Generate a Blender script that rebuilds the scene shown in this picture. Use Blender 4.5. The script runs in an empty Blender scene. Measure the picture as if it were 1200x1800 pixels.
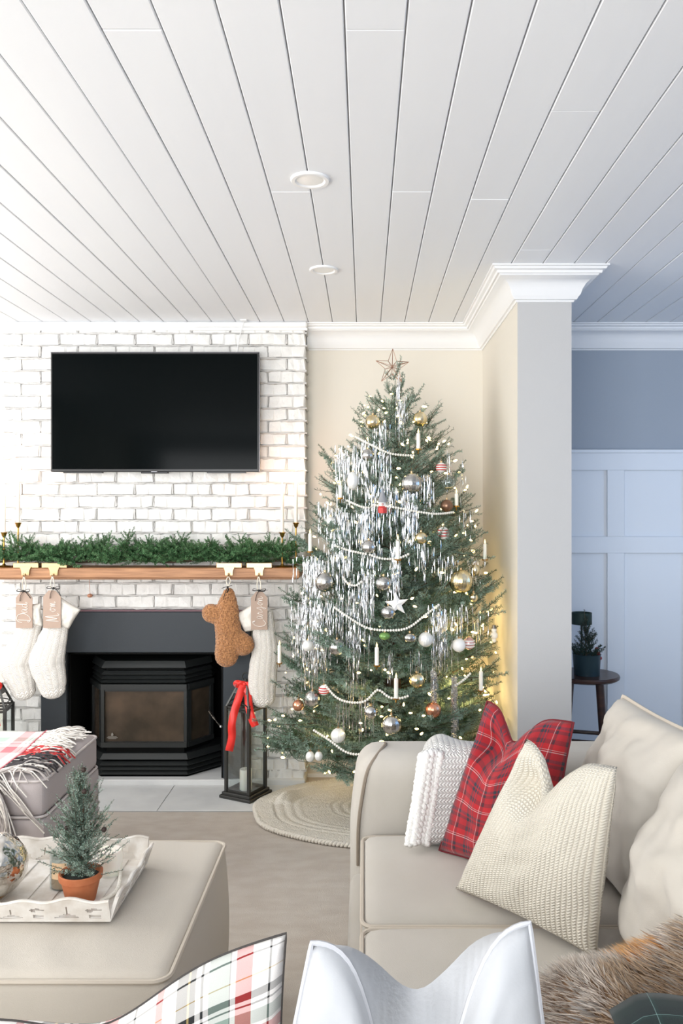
import bpy, bmesh, math, random
import numpy as np
from mathutils import Vector, Matrix, noise
sc = bpy.context.scene
COL = sc.collection
R = random.Random(7)
PI = math.pi
# ---------------------------------------------------------------- camera, world, lights, exposure
CAM_H, F = 1.42, 1430.0
cam_d = bpy.data.cameras.new('camera'); cam = bpy.data.objects.new('camera', cam_d); COL.objects.link(cam)
cam.location = (0, 0, CAM_H); cam.rotation_euler = (PI/2, 0, 0)
cam_d.sensor_fit = 'VERTICAL'; cam_d.sensor_height = 36; cam_d.lens = 36*F/1800
cam_d.shift_x = -40/1800; cam_d.shift_y = 3/1800; cam_d.clip_start = .05
sc.camera = cam
sc.view_settings.view_transform = 'Standard'; sc.view_settings.look = 'None'
sc.view_settings.gamma = 1; sc.view_settings.use_curve_mapping = False
sc.view_settings.exposure = 0.55
w = bpy.data.worlds.new('sky'); sc.world = w; w.use_nodes = True
w.node_tree.nodes['Background'].inputs[0].default_value = (.90, .95, 1, 1)
w.node_tree.nodes['Background'].inputs[1].default_value = 1.0

def area(name, loc, target, sx, sy, power, col):
    d = bpy.data.lights.new(name, 'AREA'); d.shape = 'RECTANGLE'; d.size = sx; d.size_y = sy
    d.energy = power; d.color = col
    o = bpy.data.objects.new(name, d); COL.objects.link(o); o.location = loc
    o.rotation_euler = (Vector(target)-Vector(loc)).to_track_quat('-Z', 'Y').to_euler()
    return o
area('window_daylight_left', (-2.95, 2.5, 1.5), (0, 2.9, 1.3), 2.4, 1.5, 39, (1, .99, .975))
area('rear_fill', (-1.2, -2.3, 1.3), (-.2, 3, 1.9), 2.8, 1.8, 112, (.965, .985, 1))  # soft fill added behind the camera, tilted up to brighten the ceiling
area('blue_fill', (3.05, 2.6, 1.6), (1.3, 4.2, 1.3), 1.4, 1.2, 11, (.22, .50, 1))  # added blue fill that tints the far room

def P(px, py, Y):
    return Vector(((px-640)*Y/F, Y, CAM_H+(903-py)*Y/F))

# ---------------------------------------------------------------- materials
def lin(c):
    return tuple(((v/255)/12.92 if v/255 <= .04045 else ((v/255+.055)/1.055)**2.4) for v in c)+(1,)
def newmat(name):
    m = bpy.data.materials.new(name); m.use_nodes = True
    nt = m.node_tree
    return m, nt, nt.nodes['Principled BSDF']
def mat(name, rgb, rough=.6, metal=0, var=None, bump=None, spec=.5, rgb2=None, sheen=0, coord='Object', stretch=None):
    m, nt, b = newmat(name)
    b.inputs['Base Color'].default_value = lin(rgb); b.inputs['Roughness'].default_value = rough
    b.inputs['Metallic'].default_value = metal; b.inputs['Specular IOR Level'].default_value = spec
    if sheen: b.inputs['Sheen Weight'].default_value = sheen
    N, L = nt.nodes, nt.links
    tc = N.new('ShaderNodeTexCoord'); src = tc.outputs[coord]
    if stretch:
        mp = N.new('ShaderNodeMapping'); mp.inputs['Scale'].default_value = stretch
        L.new(src, mp.inputs[0]); src = mp.outputs[0]
    if var:
        n = N.new('ShaderNodeTexNoise'); n.inputs['Scale'].default_value = var; n.inputs['Detail'].default_value = 5
        L.new(src, n.inputs['Vector'])
        r = N.new('ShaderNodeValToRGB'); r.color_ramp.elements[0].position = .35; r.color_ramp.elements[1].position = .65
        r.color_ramp.elements[0].color = lin(rgb); r.color_ramp.elements[1].color = lin(rgb2 or [min(255, int(v*1.1)) for v in rgb])
        L.new(n.outputs[0], r.inputs[0]); L.new(r.outputs[0], b.inputs['Base Color'])
    if bump:
        n2 = N.new('ShaderNodeTexNoise'); n2.inputs['Scale'].default_value = bump[0]; n2.inputs['Detail'].default_value = 3
        L.new(src, n2.inputs['Vector'])
        bn = N.new('ShaderNodeBump'); bn.inputs['Strength'].default_value = bump[1]; bn.inputs['Distance'].default_value = bump[2] if len(bump) > 2 else .003
        L.new(n2.outputs[0], bn.inputs['Height']); L.new(bn.outputs[0], b.inputs['Normal'])
    return m
def emit(name, rgb, s):
    m, nt, b = newmat(name)
    b.inputs['Base Color'].default_value = lin(rgb); b.inputs['Emission Color'].default_value = lin(rgb)
    b.inputs['Emission Strength'].default_value = s
    m.cycles.emission_sampling = 'NONE'
    return m
def glassmat(name, rgb=(255,255,255), rough=.02, alpha=.2):
    m, nt, b = newmat(name)
    N, L = nt.nodes, nt.links
    t = N.new('ShaderNodeBsdfTransparent'); t.inputs[0].default_value = lin(rgb)
    g = N.new('ShaderNodeBsdfGlossy'); g.inputs['Roughness'].default_value = rough
    mx = N.new('ShaderNodeMixShader'); f = N.new('ShaderNodeLayerWeight'); f.inputs[0].default_value = .25
    mm = N.new('ShaderNodeMath'); mm.operation = 'MULTIPLY_ADD'; mm.inputs[1].default_value = .7; mm.inputs[2].default_value = alpha
    L.new(f.outputs['Facing'], mm.inputs[0]); L.new(mm.outputs[0], mx.inputs[0]); L.new(t.outputs[0], mx.inputs[1]); L.new(g.outputs[0], mx.inputs[2])
    L.new(mx.outputs[0], N['Material Output'].inputs[0])
    return m
def plaid(name, u_stops, v_stops, ku, kv, mode='MIX', rough=.85):
    """stops: (position, rgb) constant ramps along u and v, averaged like a real twill"""
    m, nt, b = newmat(name); N, L = nt.nodes, nt.links
    uv = N.new('ShaderNodeUVMap'); sp = N.new('ShaderNodeSeparateXYZ'); L.new(uv.outputs[0], sp.inputs[0])
    outs = []
    for o, st, k in ((0, u_stops, ku), (1, v_stops, kv)):
        mu = N.new('ShaderNodeMath'); mu.operation = 'MULTIPLY'; mu.inputs[1].default_value = k
        fr = N.new('ShaderNodeMath'); fr.operation = 'FRACT'
        L.new(sp.outputs[o], mu.inputs[0]); L.new(mu.outputs[0], fr.inputs[0])
        r = N.new('ShaderNodeValToRGB'); cr = r.color_ramp; cr.interpolation = 'CONSTANT'
        cr.elements[0].position = 0; cr.elements[0].color = lin(st[0][1])
        cr.elements[1].position = st[1][0]; cr.elements[1].color = lin(st[1][1])
        for p, c in st[2:]:
            e = cr.elements.new(p); e.color = lin(c)
        L.new(fr.outputs[0], r.inputs[0]); outs.append(r.outputs[0])
    mx = N.new('ShaderNodeMixRGB'); mx.blend_type = mode; mx.inputs[0].default_value = .5 if mode == 'MIX' else 1
    L.new(outs[0], mx.inputs[1]); L.new(outs[1], mx.inputs[2])
    L.new(mx.outputs[0], b.inputs['Base Color']); b.inputs['Roughness'].default_value = rough
    b.inputs['Sheen Weight'].default_value = .15
    wv = N.new('ShaderNodeTexNoise'); wv.inputs['Scale'].default_value = 220
    L.new(uv.outputs[0], wv.inputs['Vector'])
    bn = N.new('ShaderNodeBump'); bn.inputs['Strength'].default_value = .25; bn.inputs['Distance'].default_value = .002
    L.new(wv.outputs[0], bn.inputs['Height']); L.new(bn.outputs[0], b.inputs['Normal'])
    return m
def knit(name, rgb, su, sv, strength=.8, dist=.006, rgb2=None, kind='rib'):
    """knitted cloth: stitches from sine products along the UVs, as bump and stitch shade put into the colour of the gaps"""
    m, nt, b = newmat(name); N, L = nt.nodes, nt.links
    uv = N.new('ShaderNodeUVMap'); sp = N.new('ShaderNodeSeparateXYZ'); L.new(uv.outputs[0], sp.inputs[0])
    def math_(op, a, c=None, d=None):
        n = N.new('ShaderNodeMath'); n.operation = op
        for i, v in enumerate((a, c, d)):
            if v is None: continue
            if isinstance(v, (int, float)): n.inputs[i].default_value = v
            else: L.new(v, n.inputs[i])
        return n.outputs[0]
    u, v = sp.outputs[0], sp.outputs[1]
    su_ = math_('MULTIPLY', u, su*2*PI)
    if kind == 'rib':      # alternating stitched columns
        a = math_('ABSOLUTE', math_('SINE', math_('MULTIPLY', su_, .5)))
        c = math_('SINE', math_('ADD', math_('MULTIPLY', v, sv*2*PI), math_('MULTIPLY', math_('SINE', su_), 1.5)))
        h = math_('MULTIPLY', a, math_('MULTIPLY_ADD', c, .35, .65))
    else:                   # v-shaped chunky stitches
        a = math_('ABSOLUTE', math_('SINE', math_('MULTIPLY', su_, .5)))
        tri = math_('PINGPONG', math_('MULTIPLY', u, su), .5)
        c = math_('ABSOLUTE', math_('SINE', math_('ADD', math_('MULTIPLY', v, sv*PI), math_('MULTIPLY', tri, 5))))
        h = math_('MULTIPLY', math_('POWER', a, .5), c)
    cr = N.new('ShaderNodeMixRGB'); cr.inputs[1].default_value = lin(rgb2 or [int(x*.78) for x in rgb]); cr.inputs[2].default_value = lin(rgb)
    L.new(h, cr.inputs[0]); L.new(cr.outputs[0], b.inputs['Base Color'])
    b.inputs['Roughness'].default_value = .9; b.inputs['Sheen Weight'].default_value = .2
    bn = N.new('ShaderNodeBump'); bn.inputs['Strength'].default_value = strength; bn.inputs['Distance'].default_value = dist
    L.new(h, bn.inputs['Height']); L.new(bn.outputs[0], b.inputs['Normal'])
    return m

M = {}
M['wall'] = mat('wall_paint_cream', (224, 218, 206), .75, bump=(180, .08))
M['column'] = mat('column_greige', (192, 191, 190), .75, bump=(180, .08))
M['wall_grey'] = mat('wall_paint_grey', (160, 168, 178), .75, bump=(180, .08))
M['trim'] = mat('trim_white_gloss', (240, 240, 240), .4)
M['wains'] = mat('wainscot_white', (225, 230, 236), .5)
M['plank'] = mat('plank_white', (237, 239, 243), .55, var=3, rgb2=(242, 244, 247), bump=(30, .1), stretch=(1, .15, 1))
M['gap'] = mat('plank_gap', (190, 190, 192), .9)
M['brick'] = mat('whitewashed_brick', (240, 239, 236), .8, var=14, rgb2=(228, 227, 224), bump=(45, .7, .006))
M['mortar'] = mat('whitewashed_mortar', (202, 200, 197), .9, bump=(60, .9, .006))  # toned darker than the brick to stand in for joint shadows
M['carpet'] = mat('beige_carpet', (210, 199, 187), .95, var=9, rgb2=(220, 211, 200), bump=(260, .8, .006), stretch=(1, 2.2, 1))
M['tile'] = mat('hearth_tile', (226, 227, 226), .5, var=6, rgb2=(214, 215, 215))
M['grout'] = mat('hearth_grout', (176, 176, 174), .9)
M['oak'] = mat('oak_mantel', (150, 104, 70), .5, var=6, rgb2=(186, 136, 96), stretch=(1, 12, 14), bump=(30, .2))
M['darkwood'] = mat('dark_walnut', (48, 26, 20), .3, var=8, rgb2=(66, 38, 28), stretch=(1, 8, 8))
M['steel'] = mat('charcoal_enamel', (34, 38, 41), .42, spec=.4)
M['panel'] = mat('charcoal_panel', (46, 52, 58), .5, bump=(300, .1), spec=.4)
M['black'] = mat('soot_black', (10, 11, 11), .8, spec=.2)
M['stove'] = mat('stove_black', (40, 43, 43), .38, bump=(400, .15), spec=.5)
M['screen'] = mat('tv_screen', (3, 7, 8), .10, spec=.05)
M['bezel'] = mat('tv_bezel', (18, 18, 20), .35)
M['silver_edge'] = mat('tv_edge', (120, 120, 124), .3, 1)
M['brass'] = mat('brass', (196, 150, 78), .28, 1)
M['palebrass'] = mat('pale_brass', (198, 168, 128), .36, 1)
M['wax'] = mat('ivory_wax', (248, 242, 230), .5)
M['wax'].node_tree.nodes['Principled BSDF'].inputs['Subsurface Weight'].default_value = .2
M['flame'] = emit('flame', (255, 225, 170), 9)
M['bulb'] = emit('warm_bulb', (255, 222, 150), 5)
M['ledtip'] = emit('candle_tip', (255, 222, 150), 1.6)
M['sofa'] = mat('sofa_linen', (186, 180, 170), .9, bump=(700, .25), sheen=.2, var=5, rgb2=(191, 185, 176))
M['piping'] = mat('sofa_piping', (196, 186, 172), .9)
M['ott'] = mat('ottoman_linen', (196, 188, 176), .9, bump=(600, .3), sheen=.15)
M['ottside'] = M['ott']
M['greylinen'] = mat('grey_linen', (184, 175, 174), .9, bump=(500, .35), sheen=.1)
M['greypipe'] = mat('grey_piping', (205, 197, 194), .9)
M['velvet'] = mat('white_velvet', (182, 184, 188), .85, sheen=.3, bump=(120, .15))
M['velvetpipe'] = mat('velvet_piping', (190, 191, 196), .85)
M['creamknit'] = knit('cream_rib_knit', (240, 234, 220), 34, 64, .8, .005, rgb2=(208, 200, 184))
M['chunky'] = knit('white_chunky_knit', (246, 245, 242), 26, 44, .8, .007, kind='v', rgb2=(214, 212, 210))
M['sockknit'] = knit('cream_cable_knit', (244, 240, 234), 14, 22, .6, .006, kind='v', rgb2=(216, 209, 200))
M['cuff'] = mat('cream_cuff', (232, 227, 218), .9, bump=(260, .4))
M['boucle'] = mat('tan_boucle', (202, 144, 94), .95, var=130, rgb2=(146, 96, 56), bump=(150, 1, .012), sheen=.3)
M['tag'] = mat('taupe_wood_tag', (172, 148, 132), .6, bump=(90, .1))
M['inkwhite'] = mat('white_lettering', (250, 246, 240), .6)
M['blackribbon'] = mat('black_ribbon', (20, 20, 20), .6)
M['red'] = mat('red_ribbon', (228, 40, 30), .4, sheen=.3)
M['string'] = mat('cream_cord', (228, 220, 204), .8)
M['skirt'] = mat('cream_knit_skirt', (230, 224, 212), .95, bump=(150, .8, .006))
M['lanternmetal'] = mat('grey_lantern_metal', (64, 64, 62), .4, .5)
M['glass'] = glassmat('clear_glass', (238, 244, 244), .02, .06)
M['stoveglass'] = mat('sooty_glass', (62, 55, 46), .22, var=5, rgb2=(96, 80, 66), spec=.6)
M['chrome'] = mat('chrome', (210, 210, 210), .2, 1)
M['terra'] = mat('terracotta', (170, 96, 58), .8, var=20, rgb2=(184, 112, 72), bump=(120, .2))
M['soil'] = mat('dark_soil', (38, 44, 38), .95, bump=(150, 1))
M['traywood'] = mat('distressed_white_wood', (226, 222, 216), .7, var=24, rgb2=(204, 196, 186), bump=(60, .3))
M['mercury'] = mat('mercury_glass', (236, 234, 230), .10, 1, var=30, rgb2=(190, 184, 174), bump=(16, 1, .02))
M['bead'] = mat('pearl_bead', (240, 236, 226), .3)
M['barkm'] = mat('twig_bark', (86, 70, 54), .9)
M['needle_tree'] = mat('fir_needles', (66, 94, 68), .7, var=11, rgb2=(160, 182, 168), spec=.3)
M['needle_gar'] = mat('garland_needles', (36, 82, 42), .7, var=20, rgb2=(108, 150, 104), spec=.3)
M['needle_mini'] = mat('juniper_needles', (52, 82, 64), .75, var=40, rgb2=(164, 184, 170), spec=.3)
M['needle_dark'] = mat('dark_evergreen', (24, 56, 46), .8)
M['tinsel'] = mat('silver_tinsel', (236, 238, 242), .16, 1)
M['wire'] = mat('copper_wire', (176, 140, 120), .35, .9)
M['darktin'] = mat('dark_blue_tin', (40, 62, 70), .4, .3)
M['redberry'] = mat('red_berry', (150, 26, 30), .4)
W, RD, PK, GN, BK, TN = (236, 232, 228), (186, 34, 34), (214, 120, 124), (128, 146, 136), (26, 28, 30), (190, 164, 104)
M['plaid_white'] = plaid('cream_red_plaid',
    [(0, W), (.10, BK), (.115, W), (.24, RD), (.36, W), (.40, BK), (.41, GN), (.56, W), (.60, BK), (.62, W), (.66, BK), (.70, TN), (.715, BK), (.80, W), (.9, RD), (.95, W)],
    [(0, W), (.12, BK), (.135, W), (.28, RD), (.40, W), (.44, GN), (.58, W), (.64, BK), (.66, W), (.70, BK), (.78, W), (.92, TN), (.93, W)], 2.3, 2.2)
NV = (28, 44, 56)
M['plaid_throw'] = plaid('pale_tartan_throw',
    [(0, (200, 216, 206)), (.22, (240, 236, 232)), (.34, (222, 110, 120)), (.5, (240, 232, 228)), (.56, (120, 80, 84)), (.57, (240, 236, 232)), (.8, (150, 184, 170)), (.93, (240, 236, 232))],
    [(0, (240, 238, 236)), (.3, (170, 196, 184)), (.46, (244, 240, 238)), (.54, (70, 70, 80)), (.555, (244, 240, 238)), (.66, (228, 120, 130)), (.86, (244, 240, 238))], 2.6, 3)
M['plaid_red'] = plaid('red_tartan',
    [(0, (158, 26, 36)), (.14, (34, 50, 60)), (.24, (158, 26, 36)), (.28, (44, 62, 74)), (.34, (196, 26, 34)), (.38, (44, 58, 70)), (.42, (166, 28, 38)), (.64, (220, 200, 200)), (.66, (150, 20, 30)), (.70, (60, 36, 46)), (.80, (166, 28, 38))],
    [(0, (160, 26, 36)), (.18, (50, 36, 48)), (.28, (160, 26, 36)), (.33, (50, 48, 62)), (.42, (160, 26, 36)), (.62, (224, 208, 208)), (.64, (150, 20, 30)), (.68, (224, 208, 208)), (.695, (186, 22, 30)), (.86, (90, 30, 40))], 4.2, 4.6)
M['green_plaid'] = plaid('dark_green_lining', [(0, (4, 26, 26)), (.5, (6, 24, 26)), (.9, (120, 150, 146)), (.92, (10, 44, 42))],
    [(0, (6, 30, 28)), (.6, (6, 24, 26)), (.9, (110, 140, 136)), (.92, (10, 44, 42))], 4, 4)

# ---------------------------------------------------------------- mesh helpers
class G:
    """growing mesh: vertices, faces, optional uv and material index"""
    def __init__(s): s.V = []; s.F = []; s.U = []; s.I = []; s.n = 0
    def add(s, V, Fc, uv=None, mi=0):
        V = np.asarray(V, float).reshape(-1, 3)
        s.V.append(V); s.U.append(np.asarray(uv, float).reshape(-1, 2) if uv is not None else np.zeros((len(V), 2)))
        n = s.n
        if isinstance(Fc, np.ndarray): s.F += (Fc+n).tolist()
        else: s.F += [[i+n for i in f] for f in Fc]
        s.I += [mi]*len(Fc); s.n += len(V); return s
OFF = {}
def mesh(name, g, mats, off=(0, 0, 0), smooth=True):
    me = bpy.data.meshes.new(name)
    V = np.concatenate(g.V)-np.array(off)
    me.from_pydata(V.tolist(), [], g.F)
    U = np.concatenate(g.U)
    if np.any(U):
        li = np.empty(len(me.loops), np.int32); me.loops.foreach_get('vertex_index', li)
        ul = me.uv_layers.new(name='UVMap'); ul.data.foreach_set('uv', U[li].astype(np.float32).ravel())
    mats = mats if isinstance(mats, (list, tuple)) else [mats]
    for m in mats: me.materials.append(M[m] if isinstance(m, str) else m)
    if len(mats) > 1: me.polygons.foreach_set('material_index', g.I)
    if smooth is True: me.polygons.foreach_set('use_smooth', [True]*len(me.polygons))
    elif smooth:
        me.polygons.foreach_set('use_smooth', [True]*len(me.polygons)); me.set_sharp_from_angle(angle=smooth)
    return me
def tag(o, label=None, cat=None, group=None, kind=None):
    if label: o['label'] = label
    if cat: o['category'] = cat
    if group: o['group'] = group
    if kind: o['kind'] = kind
    return o
def thing(name, loc, label, cat, group=None):
    o = bpy.data.objects.new(name, None); COL.objects.link(o); o.location = loc
    OFF[o.name] = tuple(loc); o.empty_display_size = .05
    return tag(o, label, cat, group)
def obj(name, g, mats, parent=None, smooth=.6, kind=None, label=None):
    off = OFF.get(parent.name, (0, 0, 0)) if parent else (0, 0, 0)
    o = bpy.data.objects.new(name, mesh(name, g, mats, off, smooth)); COL.objects.link(o)
    if parent: o.parent = parent
    OFF[o.name] = off
    return tag(o, label, None, None, kind)
def inst(name, me, mtx, parent, off=(0, 0, 0)):
    o = bpy.data.objects.new(name, me); COL.objects.link(o); o.parent = parent
    po = OFF.get(parent.name, (0, 0, 0)) if parent else (0, 0, 0)
    o.matrix_local = Matrix.Translation(-Vector(po)) @ mtx
    return o
def frame(d, up=(0, 0, 1)):
    x = Vector(d).normalized(); u = Vector(up)
    if abs(x.dot(u)) > .98: u = Vector((0, 1, 0))
    y = u.cross(x).normalized(); z = x.cross(y)
    return Matrix((x, y, z)).transposed()

def box(g, x0, x1, y0, y1, z0, z1, mi=0):
    V = [(x, y, z) for z in (z0, z1) for y in (y0, y1) for x in (x0, x1)]
    return g.add(V, [(0, 2, 3, 1), (4, 5, 7, 6), (0, 1, 5, 4), (2, 6, 7, 3), (0, 4, 6, 2), (1, 3, 7, 5)], mi=mi)
def cbox(g, x0, x1, y0, y1, z0, z1, c=.004, mi=0, axes=None):
    bm = bmesh.new(); bmesh.ops.create_cube(bm, size=1)
    for v in bm.verts: v.co = Vector(((x0+x1)/2+v.co.x*(x1-x0), (y0+y1)/2+v.co.y*(y1-y0), (z0+z1)/2+v.co.z*(z1-z0)))
    bmesh.ops.bevel(bm, geom=bm.edges[:], offset=c, segments=1, affect='EDGES', profile=.5)
    bm.verts.index_update()
    V = [v.co[:] for v in bm.verts]; Fc = [[v.index for v in f.verts] for f in bm.faces]; bm.free()
    return g.add(V, Fc, mi=mi)
def rbox(g, x0, x1, y0, y1, z0, z1, r=.03, n=14, puff=0, uvs=1, fn=None, mi=0):
    """rounded upholstered box, top puffed by `puff`"""
    c = np.array([(x0+x1)/2, (y0+y1)/2, (z0+z1)/2]); h = np.array([x1-x0, y1-y0, z1-z0])/2
    r = min(r, *(h*.98))
    t = np.linspace(-1, 1, n+1)
    t = np.sign(t)*(1-(1-np.abs(t))**1.5)
    for ax in range(3):
        for s in (-1, 1):
            A, B = np.meshgrid(t, t, indexing='ij'); p = np.zeros((n+1, n+1, 3))
            a, b = (ax+1) % 3, (ax+2) % 3
            p[..., ax] = s; p[..., a] = A; p[..., b] = B
            q = p*h; inner = np.clip(q, -(h-r), h-r); d = q-inner
            L = np.linalg.norm(d, axis=-1, keepdims=True); L[L == 0] = 1
            q = inner+d/L*r
            f = (1-(q[..., 0]/h[0])**2)*(1-(q[..., 1]/h[1])**2)
            q[..., 2] += np.where(q[..., 2] > 0, puff*np.clip(f, 0, 1)**.5, 0)
            q = q+c
            if fn: q = fn(q)
            V = q.reshape(-1, 3); Fc = []
            for i in range(n):
                for j in range(n):
                    k = i*(n+1)+j; f4 = (k, k+n+1, k+n+2, k+1)
                    Fc.append(f4 if s > 0 else f4[::-1])
            g.add(V, Fc, uv=V[:, [a, b]]*uvs, mi=mi)
    return g
def cat(pts, n=8, closed=False):
    """catmull-rom resample"""
    P_ = [np.array(p, float) for p in pts]; out = []
    m = len(P_)
    for i in range(m if closed else m-1):
        if closed: a, b, c, d = (P_[(i-1) % m], P_[i], P_[(i+1) % m], P_[(i+2) % m])
        else: a, b, c, d = (P_[max(i-1, 0)], P_[i], P_[i+1], P_[min(i+2, m-1)])
        for k in range(n):
            t = k/n
            out.append(.5*((2*b)+(-a+c)*t+(2*a-5*b+4*c-d)*t*t+(-a+3*b-3*c+d)*t**3))
    if not closed: out.append(P_[-1])
    return np.array(out)
def tube(g, pts, rad, n=8, closed=False, cap=True, flat=1.0, mi=0, up=(0, 0, 1), uv=False):
    pts = np.asarray(pts, float); m = len(pts)
    rad = np.full(m, rad) if np.isscalar(rad) else np.asarray(rad, float)
    V = []; U = []
    prev = None; s = 0
    for i in range(m):
        if closed: d = pts[(i+1) % m]-pts[i-1]
        else: d = pts[min(i+1, m-1)]-pts[max(i-1, 0)]
        d = Vector(d).normalized() if np.linalg.norm(d) > 1e-9 else Vector((0, 0, 1))
        if prev is None:
            u = Vector(up)
            if abs(d.dot(u)) > .95: u = Vector((0, 1, 0))
            a = u.cross(d).normalized()
        else: a = (prev-d*prev.dot(d)).normalized()
        prev = a; b = d.cross(a)
        if i: s += np.linalg.norm(pts[i]-pts[i-1])
        for k in range(n):
            t = 2*PI*k/n
            V.append(Vector(pts[i])+a*(math.cos(t)*rad[i])+b*(math.sin(t)*rad[i]*flat)); U.append((k/n+.001, s))
    Fc = []
    for i in range(m if closed else m-1):
        j = (i+1) % m
        for k in range(n):
            Fc.append((i*n+k, i*n+(k+1) % n, j*n+(k+1) % n, j*n+k))
    if cap and not closed:
        Fc.append(tuple(range(n))[::-1]); Fc.append(tuple((m-1)*n+k for k in range(n)))
    return g.add([v[:] for v in V], Fc, uv=U if uv else None, mi=mi)
def lathe(g, prof, c, n=20, mi=0, ax='z', sx=1, sy=1):
    V = []; 
    for r, z in prof:
        for k in range(n):
            t = 2*PI*k/n; V.append((c[0]+r*math.cos(t)*sx, c[1]+r*math.sin(t)*sy, c[2]+z))
    Fc = []
    for i in range(len(prof)-1):
        for k in range(n): Fc.append((i*n+k, i*n+(k+1) % n, (i+1)*n+(k+1) % n, (i+1)*n+k))
    if prof[0][0] > 1e-6: Fc.append(tuple(range(n))[::-1])
    if prof[-1][0] > 1e-6: Fc.append(tuple((len(prof)-1)*n+k for k in range(n)))
    return g.add(V, Fc, mi=mi)
def ball(g, c, r, n=14, sz=1, mi=0, ribs=0):
    prof = [(max(1e-7, r*math.sin(PI*i/n)), -r*sz*math.cos(PI*i/n)) for i in range(n+1)]
    return lathe(g, prof, c, n=n+4, mi=mi)
def prism(g, poly, y0, y1, mi=0, plane='xz'):
    n = len(poly)
    V = [(a, y0, b) for a, b in poly]+[(a, y1, b) for a, b in poly]
    if plane == 'xy': V = [(a, b, y0) for a, b in poly]+[(a, b, y1) for a, b in poly]
    Fc = [tuple(range(n)), tuple(range(n, 2*n))[::-1]]+[(i, n+i, n+(i+1) % n, (i+1) % n) for i in range(n)]
    return g.add(V, Fc, mi=mi)
def nz(x, y, z=0): return noise.noise(Vector((x, y, z)))

def pillow_g(BL, BR, TR, TL, T=.14, n=30, pinch=.05, dip=.0, dipw=.22, dipc=.5, dents=(), lift=(0, 0), puffpow=.55, wr=.006, seed=0, dipfn=None):
    """two-sided throw pillow from its four corners; face A faces cross(BR-BL, TL-BL)."""
    BL, BR, TR, TL = [np.array(v, float) for v in (BL, BR, TR, TL)]
    g = G(); t = np.linspace(0, 1, n+1)
    U, Vv = np.meshgrid(t, t, indexing='ij')
    W_ = lambda a, b: (a*b)[..., None]
    def base(U, Vv):
        # pull edges inwards between corners
        e = pinch
        u2 = U+(e*np.sin(PI*Vv))*(1-2*U)*(np.abs(1-2*U)**1.0)
        v2 = Vv+(e*np.sin(PI*U))*(1-2*Vv)*(np.abs(1-2*Vv)**1.0)
        p = W_(1-u2, 1-v2)*BL+W_(u2, 1-v2)*BR+W_(u2, v2)*TR+W_(1-u2, v2)*TL
        return p
    p = base(U, Vv)
    dd = dip*np.exp(-((U-dipc)/dipw)**2)*Vv**1.6
    up = (TL-BL+TR-BR)/2; upn = up/np.linalg.norm(up)
    p = p-dd[..., None]*upn
    N = np.cross(BR-BL, TL-BL); N /= np.linalg.norm(N)
    prof = (np.clip(4*U*(1-U), 0, 1)*np.clip(4*Vv*(1-Vv), 0, 1))**puffpow
    for s, li in ((1, lift[0]), (-1, lift[1])):
        th = prof*T/2
        off = th.copy()
        for (du, dv, dr, dep, side) in dents:
            if side == s: off -= dep*np.exp(-(((U-du)/dr)**2+((Vv-dv)/dr)**2))*prof**.3
        wn = np.array([[nz(a*5+seed, b*5, s*3)+.5*nz(a*11+seed, b*11, s*5) for b in t] for a in t])*wr*2*prof**.5
        q = p+N*s*(off+wn)[..., None]+upn*(li*np.exp(-((U-dipc)/dipw)**2)*Vv**1.6*np.minimum(1, prof*3))[..., None]
        Fc = []
        for i in range(n):
            for j in range(n):
                k = i*(n+1)+j; f = (k, k+n+1, k+n+2, k+1)
                Fc.append(f if s > 0 else f[::-1])
        g.add(q.reshape(-1, 3), Fc, uv=np.stack([U+.001, Vv+.001], -1).reshape(-1, 2))
    idx = [(0, j) for j in range(n)]+[(i, n) for i in range(n)]+[(n, j) for j in range(n, 0, -1)]+[(i, 0) for i in range(n, 0, -1)]
    edge = np.array([p[i, j] for i, j in idx])
    return g, edge
def add_mod_weld(o):
    m = o.modifiers.new('weld', 'WELD'); m.merge_threshold = .0005
# ================================================================ THE ROOM
CEIL = CAM_H+1.005; BACK = 4.386; CHF = 4.266
CX0, CX1 = -1.896, -.307
PX0, PX1, PY = .638, .863, 3.388
XL, XR, YF = -3.0, 3.2, -2.6
def struct(name, g, mats, parent=None, smooth=.6):
    return obj(name, g, mats, parent, smooth, kind=None if parent else 'structure')
g = G(); box(g, XL, XR, YF, BACK, -.06, 0, 0); struct('floor', g, ['carpet'])
g = G(); box(g, XL, XR, YF, BACK+.1, CEIL+.010, CEIL+.12); ceil = struct('ceiling', g, ['gap'])
# ceiling planks along the room, butt joints where the photo shows them
PITCH, PX_OFF = .1263, -.0388
butts = {-5: [-.3], -4: [1.69], 0: [1.69], 4: [1.95+.08], 3: [2.6], 6: [.9], -2: [2.54], -8: [1.4], 2: [-.6], 5: [3.1], -1: [-1.0], 1: [2.54], -10: [2.2], 9: [2.0]}
for k in range(-23, 25):
    x0 = PX_OFF+k*PITCH; x1 = x0+PITCH-.0032; x0 += .0
    if x1 < XL or x0 > XR: continue
    ys = [YF]+sorted(butts.get(k, [R.uniform(-2, 0)]))+[BACK+.05]
    for a, b in zip(ys[:-1], ys[1:]):
        g = G(); dz = R.uniform(-.0006, .0006)
        cbox(g, x0, x1, a+.0012, b-.0012, CEIL+dz, CEIL+.011, .0022)
        obj('plank', g, ['plank'], ceil, smooth=False)
# walls
g = G(); box(g, XL, -1.551, BACK, BACK+.12, 0, CEIL); box(g, -.737, PX0+.1, BACK, BACK+.12, 0, CEIL); box(g, -1.551, -.737, BACK, BACK+.12, .70, CEIL); struct('wall_back', g, ['wall'])
g = G(); box(g, PX0+.1, XR, BACK, BACK+.12, 0, CEIL); struct('wall_back_right', g, ['wall_grey'])
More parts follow.
